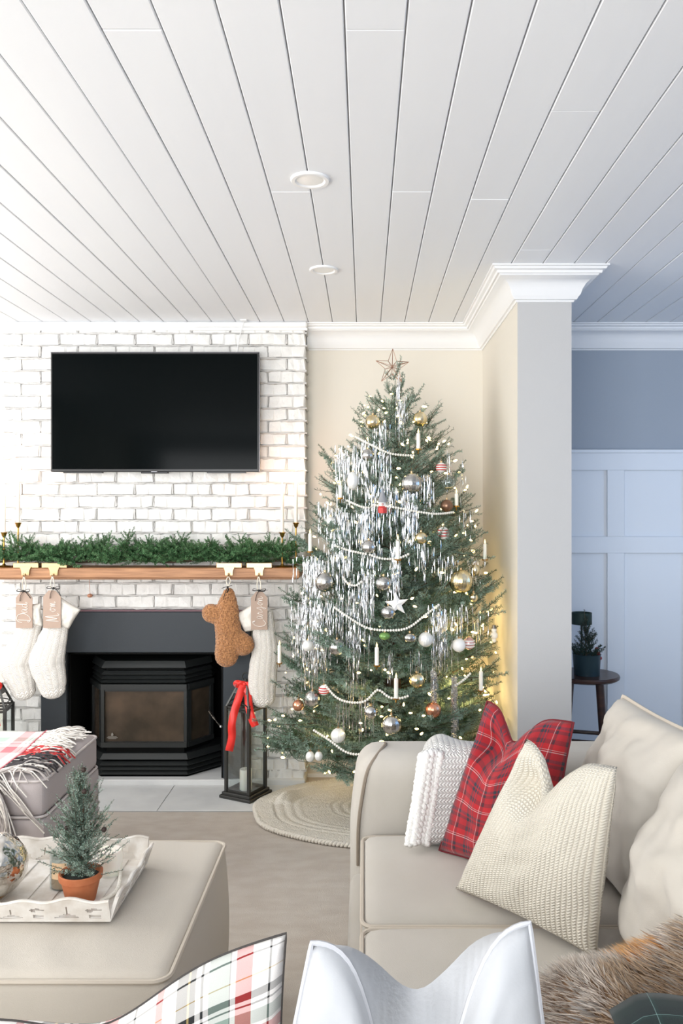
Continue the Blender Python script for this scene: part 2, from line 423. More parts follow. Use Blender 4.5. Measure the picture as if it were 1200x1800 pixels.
# left wall with its window
wl = G()
box(wl, XL-.12, XL, YF, 1.3, 0, CEIL); box(wl, XL-.12, XL, 3.7, BACK, 0, CEIL)
box(wl, XL-.12, XL, 1.3, 3.7, 0, .75); box(wl, XL-.12, XL, 1.3, 3.7, 2.25, CEIL)
struct('wall_left', wl, ['wall'])
g = G()
for a in (1.3, 2.5-.03, 3.7-.06): box(g, XL-.08, XL-.02, a, a+.06, .75, 2.25)
for z in (.75, 2.19): box(g, XL-.08, XL-.02, 1.3, 3.7, z, z+.06)
struct('window_1', g, ['trim'])
g = G(); box(g, XR, XR+.12, YF, BACK, 0, CEIL); struct('wall_right', g, ['wall_grey'])
g = G()
for a in (1.6, 2.57, 3.54): box(g, XR-.03, XR-.001, a, a+.06, .8, 2.2)
for z in (.8, 2.14): box(g, XR-.03, XR-.001, 1.6, 3.6, z, z+.06)
struct('blank_window', g, ['trim'])  # frame made up to go with the blue fill; wall behind is closed
g = G(); box(g, .9, XR, YF-.1, YF, 0, CEIL); struct('rear_light_block', g, ['wall_grey'])  # partial wall added out of view to keep sky light off the far room
# partition ending in the square column; cream left face, greige end and right face
g = G()
prism(g, [(PX0, PY), (PX1, PY), (PX1, BACK), (PX0, BACK)], 0, CEIL, plane='xy')
wp = struct('wall_partition', g, ['wall'], smooth=False)
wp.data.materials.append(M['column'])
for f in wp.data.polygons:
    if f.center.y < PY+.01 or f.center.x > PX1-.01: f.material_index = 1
# crown moulding, one mitred run
prof = [(0, -.125), (.006, -.125), (.010, -.118), (.018, -.116), (.022, -.108), (.030, -.098), (.036, -.078), (.048, -.058), (.066, -.043), (.086, -.036), (.090, -.030), (.098, -.030), (.101, -.020), (.112, -.016), (.116, -.008), (.123, -.006), (.123, 0)]
def crown(name, path, normals):
    g = G(); n = len(prof); V = []
    for i, p in enumerate(path):
        ns = [Vector(normals[j]) for j in (i-1, i) if 0 <= j < len(normals)]
        if len(ns) == 2: m = (ns[0]+ns[1]); m = m/ (1+ns[0].dot(ns[1]))
        else: m = ns[0]
        for d, z in prof: V.append((p[0]+m.x*d, p[1]+m.y*d, CEIL+z))
    Fc = []
    for i in range(len(path)-1):
        for k in range(n-1): Fc.append((i*n+k, i*n+k+1, (i+1)*n+k+1, (i+1)*n+k))
    g.add(V, Fc); return struct(name, g, ['trim'], smooth=.5)
crown('trim_1', [(CX1, BACK), (PX0, BACK), (PX0, PY), (PX1, PY), (PX1, BACK), (XR, BACK)], [(0, -1), (-1, 0), (0, -1), (1, 0), (0, -1)])
crown('trim_2', [(XL, BACK), (CX0, BACK)], [(0, -1)])
g = G(); cbox(g, CX0-.01, CX1+.01, CHF-.022, CHF+.01, CEIL-.032, CEIL-.001, .008); cbox(g, CX0-.01, CX1+.01, CHF-.010, CHF+.01, CEIL-.045, CEIL-.030, .003); struct('trim_3', g, ['trim'])
g = G(); box(g, CX1, PX0, BACK-.004, BACK, 0, .02); box(g, PX1, XR, BACK-.018, BACK, 0, .14); struct('baseboard_back', g, ['trim'])
# wainscot of the far room
wn = G(); box(wn, PX1, XR, BACK-.004, BACK, .14, 1.76); wo = struct('trim_4', wn, ['wains'])
def wz(y): return CAM_H+(903-y)*BACK/F
def wx(x): return (x-640)*BACK/F
yb = BACK-.004
g = G(); cbox(g, PX1, XR, yb-.020, yb, wz(827), wz(796), .002); obj('top_rail', g, ['wains'], wo)
g = G(); cbox(g, PX1, XR, yb-.034, yb, wz(797), wz(791), .003); obj('cap_rail', g, ['wains'], wo)
g = G(); cbox(g, PX1, XR, yb-.020, yb, wz(972), wz(943), .002); obj('middle_rail', g, ['wains'], wo)
for xx in (1065, 1200, 1335, 1470):
    g = G(); cbox(g, wx(xx), wx(xx+30), yb-.0195, yb, wz(943), wz(827), .002); obj('stile', g, ['wains'], wo)
    g = G(); cbox(g, wx(xx), wx(xx+30), yb-.0195, yb, .14, wz(972), .002); obj('stile', g, ['wains'], wo)

# ---------------------------------------------------------------- brick chimney breast
OX0, OX1 = -1.551, -.737          # firebox opening
OZ = CAM_H-(1147-903)*4.25/F      # its top
g = G()
yb = CHF+.012
box(g, CX0+.008, OX0, yb, BACK, 0, CEIL); box(g, OX1, CX1-.008, yb, BACK, 0, CEIL); box(g, OX0, OX1, yb, BACK, OZ, CEIL)
chim = struct('wall_chimney', g, ['mortar'])
PB, RB, Z0 = (CX1-CX0)/8, .0655, .009
bricks = {}
def brick_mesh(key, L):
    bm = bmesh.new(); bmesh.ops.create_cube(bm, size=1)
    for v in bm.verts: v.co = Vector((v.co.x*L, v.co.y*.11, v.co.z*(RB-.007)))
    bmesh.ops.subdivide_edges(bm, edges=[e for e in bm.edges if abs((e.verts[0].co-e.verts[1].co).x) > L*.5], cuts=2)
    bmesh.ops.bevel(bm, geom=[e for e in bm.edges if all(v.co.y < -.05 for v in e.verts)], offset=.004, segments=1, affect='EDGES')
    for v in bm.verts:
        f = 1 if v.co.y < 0 else 0
        v.co += f*Vector((R.uniform(-.0035, .0035), R.uniform(-.004, .005), R.uniform(-.0036, .0036)))
    me = bpy.data.meshes.new('brick'); bm.to_mesh(me); bm.free(); me.materials.append(M['brick']); return me
vari = {1: [brick_mesh(1, PB-.009) for _ in range(8)], .5: [brick_mesh(.5, PB/2-.009) for _ in range(5)]}
rowsz = []
row = 0
while Z0+row*RB < CEIL-.02:
    zb = Z0+row*RB; zc = zb+RB/2; rowsz.append(zb)
    cells = [(CX0+i*PB, CX0+(i+1)*PB, 1) for i in range(8)] if row % 2 == 0 else [(CX0, CX0+PB/2, .5)]+[(CX0+(i+.5)*PB, CX0+(i+1.5)*PB, 1) for i in range(7)]+[(CX1-PB/2, CX1, .5)]
    for a, b, kind in cells:
        if zb < OZ+.21 and a > -1.66 and b < -.64: continue       # behind the metal surround
        sxl = 1
        if zb < OZ+.19 and a < -1.6 < b: sxl = (-1.6-a)/(b-a); b = -1.6
        elif zb < OZ+.19 and a < -.69 < b: sxl = (b+.69)/(b-a); a = -.69
        if zb > 1.42+.08+.06 and False: continue
        zc2 = min(zc, CEIL-.03) if zb > CEIL-RB else zc
        if row == 0: zc2 = zc+.012
        o = inst('brick', R.choice(vari[kind]), Matrix.Translation(((a+b)/2, CHF+.055+R.uniform(-.003, .003), zc2)) @ Matrix.Rotation(R.uniform(-.006, .006), 4, 'Y') @ Matrix.Diagonal((sxl, 1, 1, 1)), chim)
    row += 1
# squeezed mortar ridges
g = G()
for r, zb in enumerate(rowsz[1:]):
    n = 150; xs = np.linspace(CX0-.004, CX1+.004, n); pts = []; rad = []
    for i, x in enumerate(xs):
        a = nz(x*9, r*3.1, 1); b_ = nz(x*34, r*7.7, 5)
        s = max(0.0, .30+.9*a+.7*b_)
        sag = .006*s
        pts.append((x, CHF+.004-.0035*s, zb-sag*.4+.0025*nz(x*30, r*5.0, 9))); rad.append(.0035+.0045*min(1.4, s))
    if zb < OZ+.19:
        for lo, hi in ((CX0-.01, -1.68), (-.62, CX1+.01)):
            ii = [i for i, x in enumerate(xs) if lo <= x <= hi]
            tube(g, [pts[i] for i in ii], [rad[i] for i in ii], n=5)
    else: tube(g, pts, rad, n=5)
    if r % 1 == 0:
        e = []
        for k in range(8):
            y = CHF-.002+k*.017; e.append((CX1+.002+.004*nz(y*40, r*4.), y, zb+.003*nz(y*50, r*2.)))
        tube(g, e, [.004+.004*abs(nz(k*.9, r*1.7)) for k in range(8)], n=5)
for r, zb in enumerate(rowsz):        # vertical joints, smeared to one side as in the photo
    xs = [CX0+i*PB for i in range(1, 8)] if r % 2 == 0 else [CX0+(i+.5)*PB for i in range(8)]
    for x in xs:
        if zb < OZ+.19 and -1.68 < x < -.62: continue
        s = R.uniform(0, 1)
        pts = [(x+R.uniform(-.002, .002), CHF+.004-.005*s*(1-t*.7), zb+.008+t*(RB-.016)) for t in np.linspace(0, 1, 6)]
        tube(g, pts, [.0018+.0045*s*(1-t)**1.5+.001*R.random() for t in np.linspace(0, 1, 6)], n=5)
obj('mortar_ridges', g, ['mortar'], chim, kind='stuff')
# metal surround: firebox and framing panels
fs = thing('fireplace_surround', (-1.144, 4.25, .035), 'flat charcoal metal surround framing the firebox in the white brick', 'fireplace')
y0, y1 = 4.244, CHF+.006
SX0, SX1, SZ = (72-640)*4.25/F, (441-640)*4.25/F, CAM_H-(1075-903)*4.25/F
g = G(); cbox(g, SX0, SX1, y0, y1, OZ, SZ, .004); obj('header_panel', g, ['panel'], fs)
g = G(); cbox(g, SX0, OX0, y0+.001, y1, .036, OZ, .004); obj('side_panel', g, ['panel'], fs)
g = G(); cbox(g, OX1, SX1, y0+.001, y1, .036, OZ, .004); obj('side_panel', g, ['panel'], fs)
g = G(); cbox(g, SX0-.012, SX1+.012, y0+.004, y1, SZ, SZ+.008, .001); obj('edge_strip', g, [mat('dusty_mauve_strip', (120, 90, 98), .6)], fs)
g = G()
yb2 = BACK+.30
box(g, OX0-.001, OX0+.012, CHF+.001, yb2, .0, OZ+.0); box(g, OX1-.012, OX1+.001, CHF+.001, yb2, .0, OZ+.0)
box(g, OX0-.002, OX1+.002, CHF+.001, yb2, OZ-.012, OZ+.001); box(g, OX0-.02, OX1+.02, yb2, yb2+.02, 0, OZ+.02)
obj('firebox_lining', g, ['black'], fs)
g = G(); box(g, OX0, OX1, BACK-.012, yb2, 0, .033); obj('firebox_floor', g, ['tile'], fs)
# raised slab in the opening and the hearth tiles
g = G(); cbox(g, CX0-.1, CX1+.0, 4.236, BACK-.01, .0, .034, .004); struct('floor_hearth_step', g, ['tile'])
g = G(); box(g, XL+.6, CX1+.02, 3.872, 4.236, 0, .004); ho = struct('floor_hearth', g, ['grout'])
xs = [XL+.6, -2.0, -1.39, -.985, CX1+.02]
for i in range(len(xs)-1):
    g = G(); cbox(g, xs[i]+.0015, xs[i+1]-.0015, 3.874, 4.235, .002, .008, .0015); obj('tile', g, ['tile'], ho)

# ---------------------------------------------------------------- bay stove
st = thing('gas_stove', (-1.161, 4.45, .035), 'black bay-fronted metal stove with louvres and smoky glass in the firebox', 'stove')
SC = -1.161
def bay(g, hw, z0, z1, yf=4.285, dep=.17, dx=.147, back=4.62, c=0):
    """trapezoid bay slab with half width hw at the front"""
    yb_ = yf+dep
    prism(g, [(SC-hw, yf), (SC+hw, yf), (SC+hw+dx, yb_), (SC+hw+dx, back), (SC-hw-dx, back), (SC-hw-dx, yb_)], z0, z1, plane='xy')
def zf(y, Y=4.285): return CAM_H-(y-903)*Y/F
def louvres(name, ys, hw, dx_):
    for a, b in zip(ys[:-1], ys[1:]):
        g = G(); z1_, z0_ = zf(a), zf(b); zm = z1_-(z1_-z0_)*.62
        # sloped lip: wide at the bottom of the slat
        V = []
        for hw_, yf_, z in ((hw-.012, 4.285+.020, z1_), (hw, 4.285, zm), (hw-.001, 4.287, zm-.003)):
            for sx, yy, ex in ((-1, yf_, 0), (1, yf_, 0), (1, yf_+.17, dx_), (1, 4.62, dx_), (-1, 4.62, dx_), (-1, yf_+.17, dx_)):
                V.append((SC+sx*(hw_+ex), yy, z))
        Fc = [tuple(range(6))[::-1], tuple(range(12, 18))]
        for l in range(2):
            for k in range(6): Fc.append((l*6+k, l*6+(k+1) % 6, l*6+6+(k+1) % 6, l*6+6+k))
        g.add(V, Fc)
        obj('louvre', g, ['stove'], st, smooth=False)
g = G(); bay(g, .205, .036, zf(1168), 4.32, .17, dx=.10); obj('stove_body', g, ['black'], st, smooth=False)
louvres('top', [1163, 1180, 1188, 1195, 1202], .222, .108)
louvres('bottom', [1326, 1340, 1348, 1356, 1364], .232, .147)
g = G(); bay(g, .226, .035, zf(1366), 4.29); obj('plinth', g, ['stove'], st, smooth=False)
# window frames: front and the two slanted sides
def fbar(g, a, b, z0, z1, y=4.30, d=.02):
    pass
zt, zb = zf(1203), zf(1314)
g = G(); hw = .226
yf = 4.288
def facet(g, p, q, zt, zb, fw, d, top=.028, bot=.026):
    """frame of four bars between plan points p and q"""
    p, q = Vector(p+(0,)), Vector(q+(0,)); t = (q-p).normalized(); nrm = Vector((t.y, -t.x, 0))
    L = (q-p).length
    def bar(u0, u1, z0, z1, dd=d):
        V = []
        for z in (z0, z1):
            for u, w_ in ((u0, 0), (u1, 0), (u1, 1), (u0, 1)):
                c_ = p+t*u+nrm*(dd-w_*(dd+.02)); V.append((c_.x, c_.y, z))
        g.add(V, [(3, 2, 1, 0), (4, 5, 6, 7), (0, 1, 5, 4), (1, 2, 6, 5), (2, 3, 7, 6), (3, 0, 4, 7)])
    bar(0, L, zt-top, zt, d+.006); bar(0, L, zb, zb+bot, d+.004)
    bar(0, fw, zb+bot, zt-top); bar(L-fw, L, zb+bot, zt-top)
    bar(fw, L-fw, zt-top-.012, zt-top, d*.3)
    return p, t, nrm, L
pl, pr = (SC-hw, yf+.012), (SC+hw, yf+.012); ql, qr = (SC-hw-.102, yf+.175), (SC+hw+.102, yf+.175)
g = G(); facet(g, pl, pr, zt, zb, .016, .012); o = obj('window_frame', g, ['stove'], st, smooth=False)
for a, b in ((ql, pl), (pr, qr)):
    g = G(); facet(g, a, b, zt, zb, .022, .008); obj('window_frame', g, ['stove'], st, smooth=False)
g = G()
for a, b in ((ql, pl), (pl, pr), (pr, qr)):
    g.add([(a[0], a[1]+.008, zb), (b[0], b[1]+.008, zb), (b[0], b[1]+.008, zt), (a[0], a[1]+.008, zt)], [(0, 1, 2, 3)])
obj('glass_pane', g, ['stoveglass'], st, smooth=False, label='brownish smoky stove glass')
e = P(197, 1296, 4.297); g = G()     # small etched emblem: flame over a scroll
prism(g, [(e.x-.005, e.z+.008), (e.x+.005, e.z+.008), (e.x+.007, e.z+.016), (e.x+.001, e.z+.026), (e.x-.004, e.z+.018)], e.y-.002, e.y, plane='xz')
for k, (w_, dz) in enumerate(((.024, .004), (.03, -.002), (.022, -.007))): box(g, e.x-w_/1.1, e.x+w_, e.y-.002, e.y, e.z+dz-.0012, e.z+dz+.0012)
obj('emblem', g, [mat('etched_emblem', (150, 146, 138), .5)], st, smooth=False)
g = G(); a, b = P(368, 1250, 4.27), P(388, 1277, 4.16)
tube(g, cat([a, a*.5+b*.5+Vector((0, 0, -.004)), b], 5), [.007]*5+[.004]*5+[.005], n=8); ball(g, b, .008, 8)
tube(g, [a+Vector((-.03, .13, 0)), a], .004, n=6)
obj('door_handle', g, ['chrome'], st, label='chrome lever handle')

# ---------------------------------------------------------------- mantel
MY = 4.05; MZ1, MZ0 = CAM_H-(998.5-903)*MY/F, CAM_H-(1016-903)*MY/F
mt = thing('mantel_shelf', (-1.1, 4.16, MZ0), 'long stained oak mantel shelf across the white brick chimney', 'mantel')
g = G(); cbox(g, CX0-.03, -.322, MY, CHF+.012, MZ0, MZ1, .003); obj('shelf_board', g, ['oak'], mt)
g = G(); cbox(g, CX0-.02, -.335, MY+.05, CHF+.012, MZ0-.012, MZ0, .002); obj('shelf_cleat', g, ['oak'], mt)

# ---------------------------------------------------------------- television
TY = 4.19
a, b = P(89, 619.5, TY), P(455, 829.5, TY)
tv = thing('television', ((a.x+b.x)/2, TY+.03, b.z), 'large black flat television mounted on the white brick above the mantel', 'television')
g = G(); cbox(g, a.x, b.x, TY, TY+.045, b.z, a.z, .003); obj('casing', g, ['bezel'], tv)
g = G(); box(g, a.x+.008, b.x-.008, TY-.0015, TY+.002, b.z+.014, a.z-.008); obj('screen', g, ['screen'], tv, smooth=False)
g = G(); cbox(g, a.x-.002, b.x+.002, TY+.002, TY+.012, a.z-.001, a.z+.0035, .001); cbox(g, b.x-.001, b.x+.003, TY+.002, TY+.012, b.z, a.z, .001); obj('trim_edge', g, ['silver_edge'], tv)
c = P(271, 830, TY); g = G(); cbox(g, c.x-.07, c.x+.07, TY+.001, TY+.03, c.z-.006, c.z+.002, .002); obj('sensor_bar', g, ['bezel'], tv)
g = G(); cbox(g, c.x-.016, c.x+.016, TY-.004, TY, c.z-.001, c.z+.005, .001); obj('logo_plate', g, ['silver_edge'], tv)
for s in (-1, 1):
    g = G(); box(g, c.x+s*.37-.1, c.x+s*.37+.1, TY+.004, TY+.03, c.z-.004, c.z+.002); obj('speaker_grille', g, ['bezel'], tv)
g = G(); box(g, c.x-.2, c.x+.2, TY+.045, CHF+.004, c.z+.2, c.z+.45); obj('wall_bracket', g, ['bezel'], tv)
# white cord from the ceiling behind the screen
g = G(); tube(g, cat([P(428, 566, 4.22), P(424, 580, 4.235), P(419, 600, 4.245), P(417, 622, 4.25)], 8), .0022, n=6); box(g, *[v for v in (P(423, 566, 4.22).x, P(434, 566, 4.22).x)], 4.20, 4.235, CEIL-.006, CEIL+.001)
tag(obj('hanging_cable', g, ['trim']), 'thin white cord running from the ceiling down behind the television', 'cord')

# ---------------------------------------------------------------- recessed ceiling lights
for i, (x, y, lb) in enumerate(((545, 317, 'larger-looking round white recessed ceiling light nearer the camera'), (569, 475, 'small round white recessed ceiling light close to the chimney wall'), )):
    Y = F*1.002/(903-y); c = (( x-640)*Y/F, Y, CEIL-.001)
    t = thing('recessed_light', c, ['round white recessed ceiling light farther from the chimney', 'round white recessed ceiling light closer to the chimney wall'][i], 'light', 'recessed lights in the plank ceiling')
    g = G(); lathe(g, [(.040, -.001), (.046, -.006), (.056, -.006), (.059, -.003), (.059, .002)], c, 32); obj('trim_ring', g, ['trim'], t)
    g = G(); lathe(g, [(1e-6, -.003), (.030, -.003), (.041, -.0015)], c, 32); obj('lens', g, [mat('lamp_lens', (244, 243, 240), .3)], t)
# ================================================================ FURNITURE
def pillow(name, corners, mats, label, T=.14, pipe=None, pr=.004, cat_='pillow', **k):
    c = [Vector(v) for v in corners]; base = (c[0]+c[1])/2
    t = thing(name, base, label, cat_)
    g, e = pillow_g(*c, T=T, **k)
    o = obj('cover', g, mats, t, smooth=True); add_mod_weld(o)
    if pipe:
        g = G(); tube(g, e[::1], pr, n=6, closed=True); obj('piping', g, [pipe], t)
    return t, e
# ---- linen sofa on the right
SZ_ = .44
sofa = thing('linen_sofa', (.45, 1.95, 0), 'long beige linen sofa along the right with piped cushions', 'sofa')
g = G(); rbox(g, -.045, .97, .95, 2.56, .03, .30, r=.03, uvs=1); obj('base', g, ['sofa'], sofa, smooth=True)
def seat(y0, y1, x0=-.005, z1=SZ_):
    g = G()
    rbox(g, x0, .68, y0+.004, y1-.004, .295, z1, r=.035, n=16, puff=.012)
    o = obj('seat_cushion', g, ['sofa'], sofa, smooth=True)
    g = G(); r = .03
    pts = []
    for cx, cy, a0 in ((x0+r, y0+r+.004, PI), (.68-r, y0+r+.004, 1.5*PI), (.68-r, y1-r-.004, 0), (x0+r, y1-r-.004, .5*PI)):
        for k in range(5): a = a0+k*PI/8; pts.append((cx+r*1.02*math.cos(a), cy+r*1.02*math.sin(a), z1-.013))
    tube(g, pts, .0055, n=6, closed=True)
    tube(g, [(p[0], p[1], .312) for p in pts], .0055, n=6, closed=True)
    c = obj('piping', g, ['piping'], o); 
seat(1.95, 2.50); seat(1.38, 1.945)
# far arm: rounded block with a piped edge
def armfn(q):
    q = q.copy(); f = np.clip((q[..., 2]-.45)/.25, 0, 1); q[..., 0] += .03*f*np.clip(1-(q[..., 0]+.03)/.3, 0, 1); return q
g = G(); rbox(g, -.045, .97, 2.53, 2.76, .03, .665, r=.07, n=20, fn=armfn); obj('arm', g, ['sofa'], sofa, smooth=True)
g = G(); tube(g, cat([(-.020, 2.545, .32), (-.018, 2.537, .45), (-.003, 2.537, .56), (.012, 2.542, .62), (.04, 2.575, .655), (.07, 2.66, .667), (.05, 2.74, .64)], 8), .0055, n=6); obj('arm_piping', g, [mat('dark_seam', (140, 128, 114), .9)], sofa)
g = G(); rbox(g, .83, .97, .95, 2.76, .28, .73, r=.05, n=12); obj('back_frame', g, ['sofa'], sofa, smooth=True)
# back cushions (corner order: near bottom, far bottom, far top, near top -> faces -X)
def backcush(cs, T, nm, **k):
    g, e = pillow_g(*[Vector(v) for v in cs], T=T, n=34, pinch=.02, puffpow=.38, wr=.012, **k)
    o = obj('back_cushion', g, ['sofa'], sofa, smooth=True); add_mod_weld(o)
    for s in (1, -1):
        pass
    g = G(); tube(g, e, .006, n=6, closed=True); obj('piping', g, [M['piping']], o)
backcush([(.66, 1.90, .45), (.66, 2.48, .45), (.745, 2.34, .895), (.80, 1.84, .90)], .20, 'a', seed=3)
backcush([(.66, 1.30, .45), (.605, 1.90, .45), (.755, 1.87, .86), (.80, 1.30, .90)], .25, 'b', seed=8)
# ---- near sofa, only its pillows reach into the frame
ns = thing('cream_sofa', (-.3, 1.0, 0), 'cream sofa below the frame holding the white velvet and plaid pillows', 'sofa')
g = G(); rbox(g, -1.25, .80, .45, .94, .03, .30, r=.03); obj('base', g, ['sofa'], ns, smooth=True)
g = G(); rbox(g, -1.2, -.2, .62, 1.36, .302, .42, r=.04, puff=.01); obj('seat_cushion', g, ['sofa'], ns, smooth=True)
g = G(); rbox(g, -.195, .80, .62, 1.36, .302, .42, r=.04, puff=.01); obj('seat_cushion', g, ['sofa'], ns, smooth=True)
g = G(); rbox(g, -1.2, -.07, .94, 1.34, .03, .30, r=.03); obj('front_base', g, ['sofa'], ns, smooth=True)
g = G(); rbox(g, -1.25, .80, .45, .62, .28, .66, r=.05); obj('back_frame', g, ['sofa'], ns, smooth=True)

# ---- pillows on the right sofa (faces toward -X / -Y)
Wp = lambda *a: P(*a)
pillow('cream_knit_pillow', [(.235, 2.10, .452), (.505, 1.765, .452), Wp(1085, 1348, 1.84), Wp(925, 1298, 2.02)], ['creamknit'],
       'cream ribbed knit pillow with a deep fold, in front of the red tartan pillow', T=.165, pinch=.025, dip=.095, dipc=.42, dipw=.17,
       dents=[(.20, .80, .11, .085, 1), (.33, .86, .10, .07, 1)], seed=2, puffpow=.5)
pillow('tartan_pillow', [(.215, 2.34, .452), (.47, 2.10, .452), Wp(1008, 1270, 2.24), Wp(856, 1232, 2.38)], ['plaid_red'],
       'red tartan pillow with pointed top corners standing behind the cream knit pillow', T=.15, pinch=.02, dip=.085, dipc=.42, dipw=.18,
       dents=[(.2, .76, .11, .08, 1), (.34, .84, .10, .06, 1)], seed=5, pipe=mat('dark_red_seam', (110, 24, 34), .8), pr=.003, puffpow=.5)
# ---- chunky knit throw folded against the far arm
kt = thing('knit_throw', (.25, 2.42, .45), 'white chunky knit throw folded upright against the far sofa arm', 'blanket')
def ktfn(q):
    q = q.copy(); z = (q[..., 2]-.452)/.30
    q[..., 0] += .045*z-.02*np.sin(z*PI)*0
    q[..., 2] -= np.clip(q[..., 0]-.16, 0, 1)*.18*np.clip(z, 0, 1)
    for i in np.ndindex(q.shape[:-1]):
        p = q[i]; d = .010*nz(p[0]*14, p[1]*14, p[2]*14); q[i] = p+np.array([d, d, d*.4])
    return q
g = G(); rbox(g, .135, .34, 2.33, 2.50, .452, .765, r=.055, n=20, fn=ktfn, uvs=2.3); o = obj('folded_layers', g, ['chunky'], kt, smooth=True)
g = G()
for s in range(5):       # braided fold edges facing the camera
    x = .140+.0*s; zz = np.linspace(.47, .735, 40)
    for ph in (0, PI):
        pts = [(.124+.045*(z-.45)/.3+.006*math.sin(z*190+ph)+s*.0125+.004*nz(z*9, s*3), 2.328+.006*math.cos(z*190+ph)-.008*math.sin(s*1.3)+.004*nz(z*12, s*5), z+.010*math.sin(s*.8)) for z in zz]
        tube(g, pts, .0085, n=7)
obj('fold_edge', g, [mat('white_yarn', (246, 245, 242), .9, bump=(220, .8, .004))], kt, smooth=True)

# ---- near pillows
Yn = 1.19
pillow('velvet_pillow', [Vector((.285, 1.16, .435)), Vector((-.150, 1.16, .435)), Wp(548, 1655, Yn+.02), Wp(930, 1620, Yn+.02)][0:4], ['velvet'],
       'white velvet pillow with two tall piped corners at the bottom of the picture', T=.15, pinch=.0, dip=.31, dipw=.22, lift=(.225, .0),
       pipe='velvetpipe', pr=.0045, seed=11, puffpow=.42)
pillow('plaid_pillow', [Vector((-.125, 1.27, .437)), Vector((-.56, 1.235, .437)), Wp(-60, 1790, 1.25), Wp(503, 1640, 1.30)], ['plaid_white'],
       'cream, red and grey plaid pillow beside the white velvet pillow', T=.13, pinch=.015, dip=.06, dipc=.60, dipw=.25, seed=21, puffpow=.5,
       pipe=mat('dark_seam_thread', (60, 56, 54), .8), pr=.002)
# ---- coffee ottoman
co = thing('coffee_ottoman', (-.95, 2.06, 0), 'large beige linen ottoman with welted cushion top, in front of the sofa', 'ottoman')
def ofn(q):
    q = q.copy(); z = q[..., 2]
    return q
X0, X1, Y0, Y1 = -1.62, -.412, 1.705, 2.432
def offn(q):
    q = q.copy(); f = np.sin(np.clip((q[..., 2])/.43, 0, 1)*PI); q[..., 0] += .012*f*np.sign(q[..., 0]+1); q[..., 1] += .008*f*np.sign(q[..., 1]-2.07)
    for i in np.ndindex(q.shape[:-1]):
        p = q[i]
        if p[2] > .425 and p[1] < 1.98: q[i][2] += .0045*max(0, 1-(p[1]-1.72)/.22)*math.sin(p[0]*46+p[1]*26)*float(np.clip((-.5-p[0])*5, 0, 1))*(1 if p[1] > 1.735 else .3)
        if p[2] > .425: q[i][2] += .006*nz(p[0]*9, p[1]*3, 0)*np.clip((p[1]*-1+2.1)*2, .2, 1)
    return q
g = G(); rbox(g, X0, X1, Y0, Y1, .025, .445, r=.028, n=44, puff=.022, fn=offn); obj('body', g, ['ott'], co, smooth=True)
def rrect(x0, x1, y0, y1, r, z, zfn=None):
    pts = []
    for cx, cy, a0 in ((x0+r, y0+r, PI), (x1-r, y0+r, 1.5*PI), (x1-r, y1-r, 0), (x0+r, y1-r, .5*PI)):
        for k in range(6): a = a0+k*PI/10; pts.append((cx+r*math.cos(a), cy+r*math.sin(a), z))
    return pts
g = G(); tube(g, rrect(X0, X1, Y0, Y1, .035, .438), .0055, n=6, closed=True); obj('welt', g, ['piping'], co)
for x in (X0+.1, X1-.1):
    for y in (Y0+.1, Y1-.1):
        g = G(); lathe(g, [(.02, 0), (.028, .03)], (x, y, 0), 12); obj('leg', g, ['darkwood'], co)
# ---- small grey ottoman at left with plaid throw
go = thing('grey_footstool', (-1.4, 3.2, 0), 'square grey linen footstool with piped seams in front of the fireplace', 'footstool')
GX0, GX1, GY0, GY1 = -1.74, -1.127, 2.86, 3.45
g = G(); rbox(g, GX0, GX1, GY0, GY1, .345, .487, r=.03, n=14, puff=.012); o = obj('cushion_top', g, ['greylinen'], go, smooth=True)
g = G(); tube(g, rrect(GX0, GX1, GY0, GY1, .035, .478), .005, n=6, closed=True); tube(g, rrect(GX0-.002, GX1+.002, GY0-.002, GY1+.002, .035, .352), .005, n=6, closed=True); obj('piping', g, ['greypipe'], o)
g = G(); rbox(g, GX0-.006, GX1+.006, GY0-.006, GY1+.006, .11, .348, r=.02, n=10); obj('box_base', g, ['greylinen'], go, smooth=True)
g = G(); tube(g, rrect(GX0-.008, GX1+.008, GY0-.008, GY1+.008, .03, .20), .004, n=6, closed=True); obj('base_seam', g, ['greypipe'], go)
for x in (GX0+.06, GX1-.06):
    for y in (GY0+.06, GY1-.06):
        g = G(); cbox(g, x-.025, x+.025, y-.025, y+.025, 0, .112, .003); obj('leg', g, ['darkwood'], go)
# plaid throw: a strip across the footstool, draped over the front, fringe to the right
th = thing('plaid_throw', (-1.5, 3.0, .49), 'pale pink and green plaid throw with knotted fringe on the grey footstool', 'blanket')
def drape(x, s):
    """s runs from the back of the top (0) over the front edge and down"""
    Lt = GY1-.03-(GY0-.016)
    if s < Lt: return (x, GY1-.03-s, .507+.004*nz(x*9, s*9))
    t = s-Lt; rr = .03
    return (x+.01*nz(t*9, x*7), GY0-.016-.008-.010*abs(nz(x*12, 3)), .50-t)
g = G(); nu, nv = 26, 40; V = []; U = []
L = .98
xe = lambda s: -1.335+.035*math.sin(s*3.2)+.13*max(0, s-.55)*0-.10*max(0, s-.62)
for i in range(nu+1):
    for j in range(nv+1):
        s = L*j/nv*(1); x = -1.76+(xe(s)+1.76)*i/nu
        V.append(drape(x, s)); U.append((i/nu*.62+.02, s*.9+.01))
Fc = [(i*(nv+1)+j, (i+1)*(nv+1)+j, (i+1)*(nv+1)+j+1, i*(nv+1)+j+1) for i in range(nu) for j in range(nv)]
g.add(V, Fc, uv=U); o = obj('woven_cloth', g, ['plaid_throw'], th, smooth=True); md = o.modifiers.new('thick', 'SOLIDIFY'); md.thickness = .006; md.offset = 1
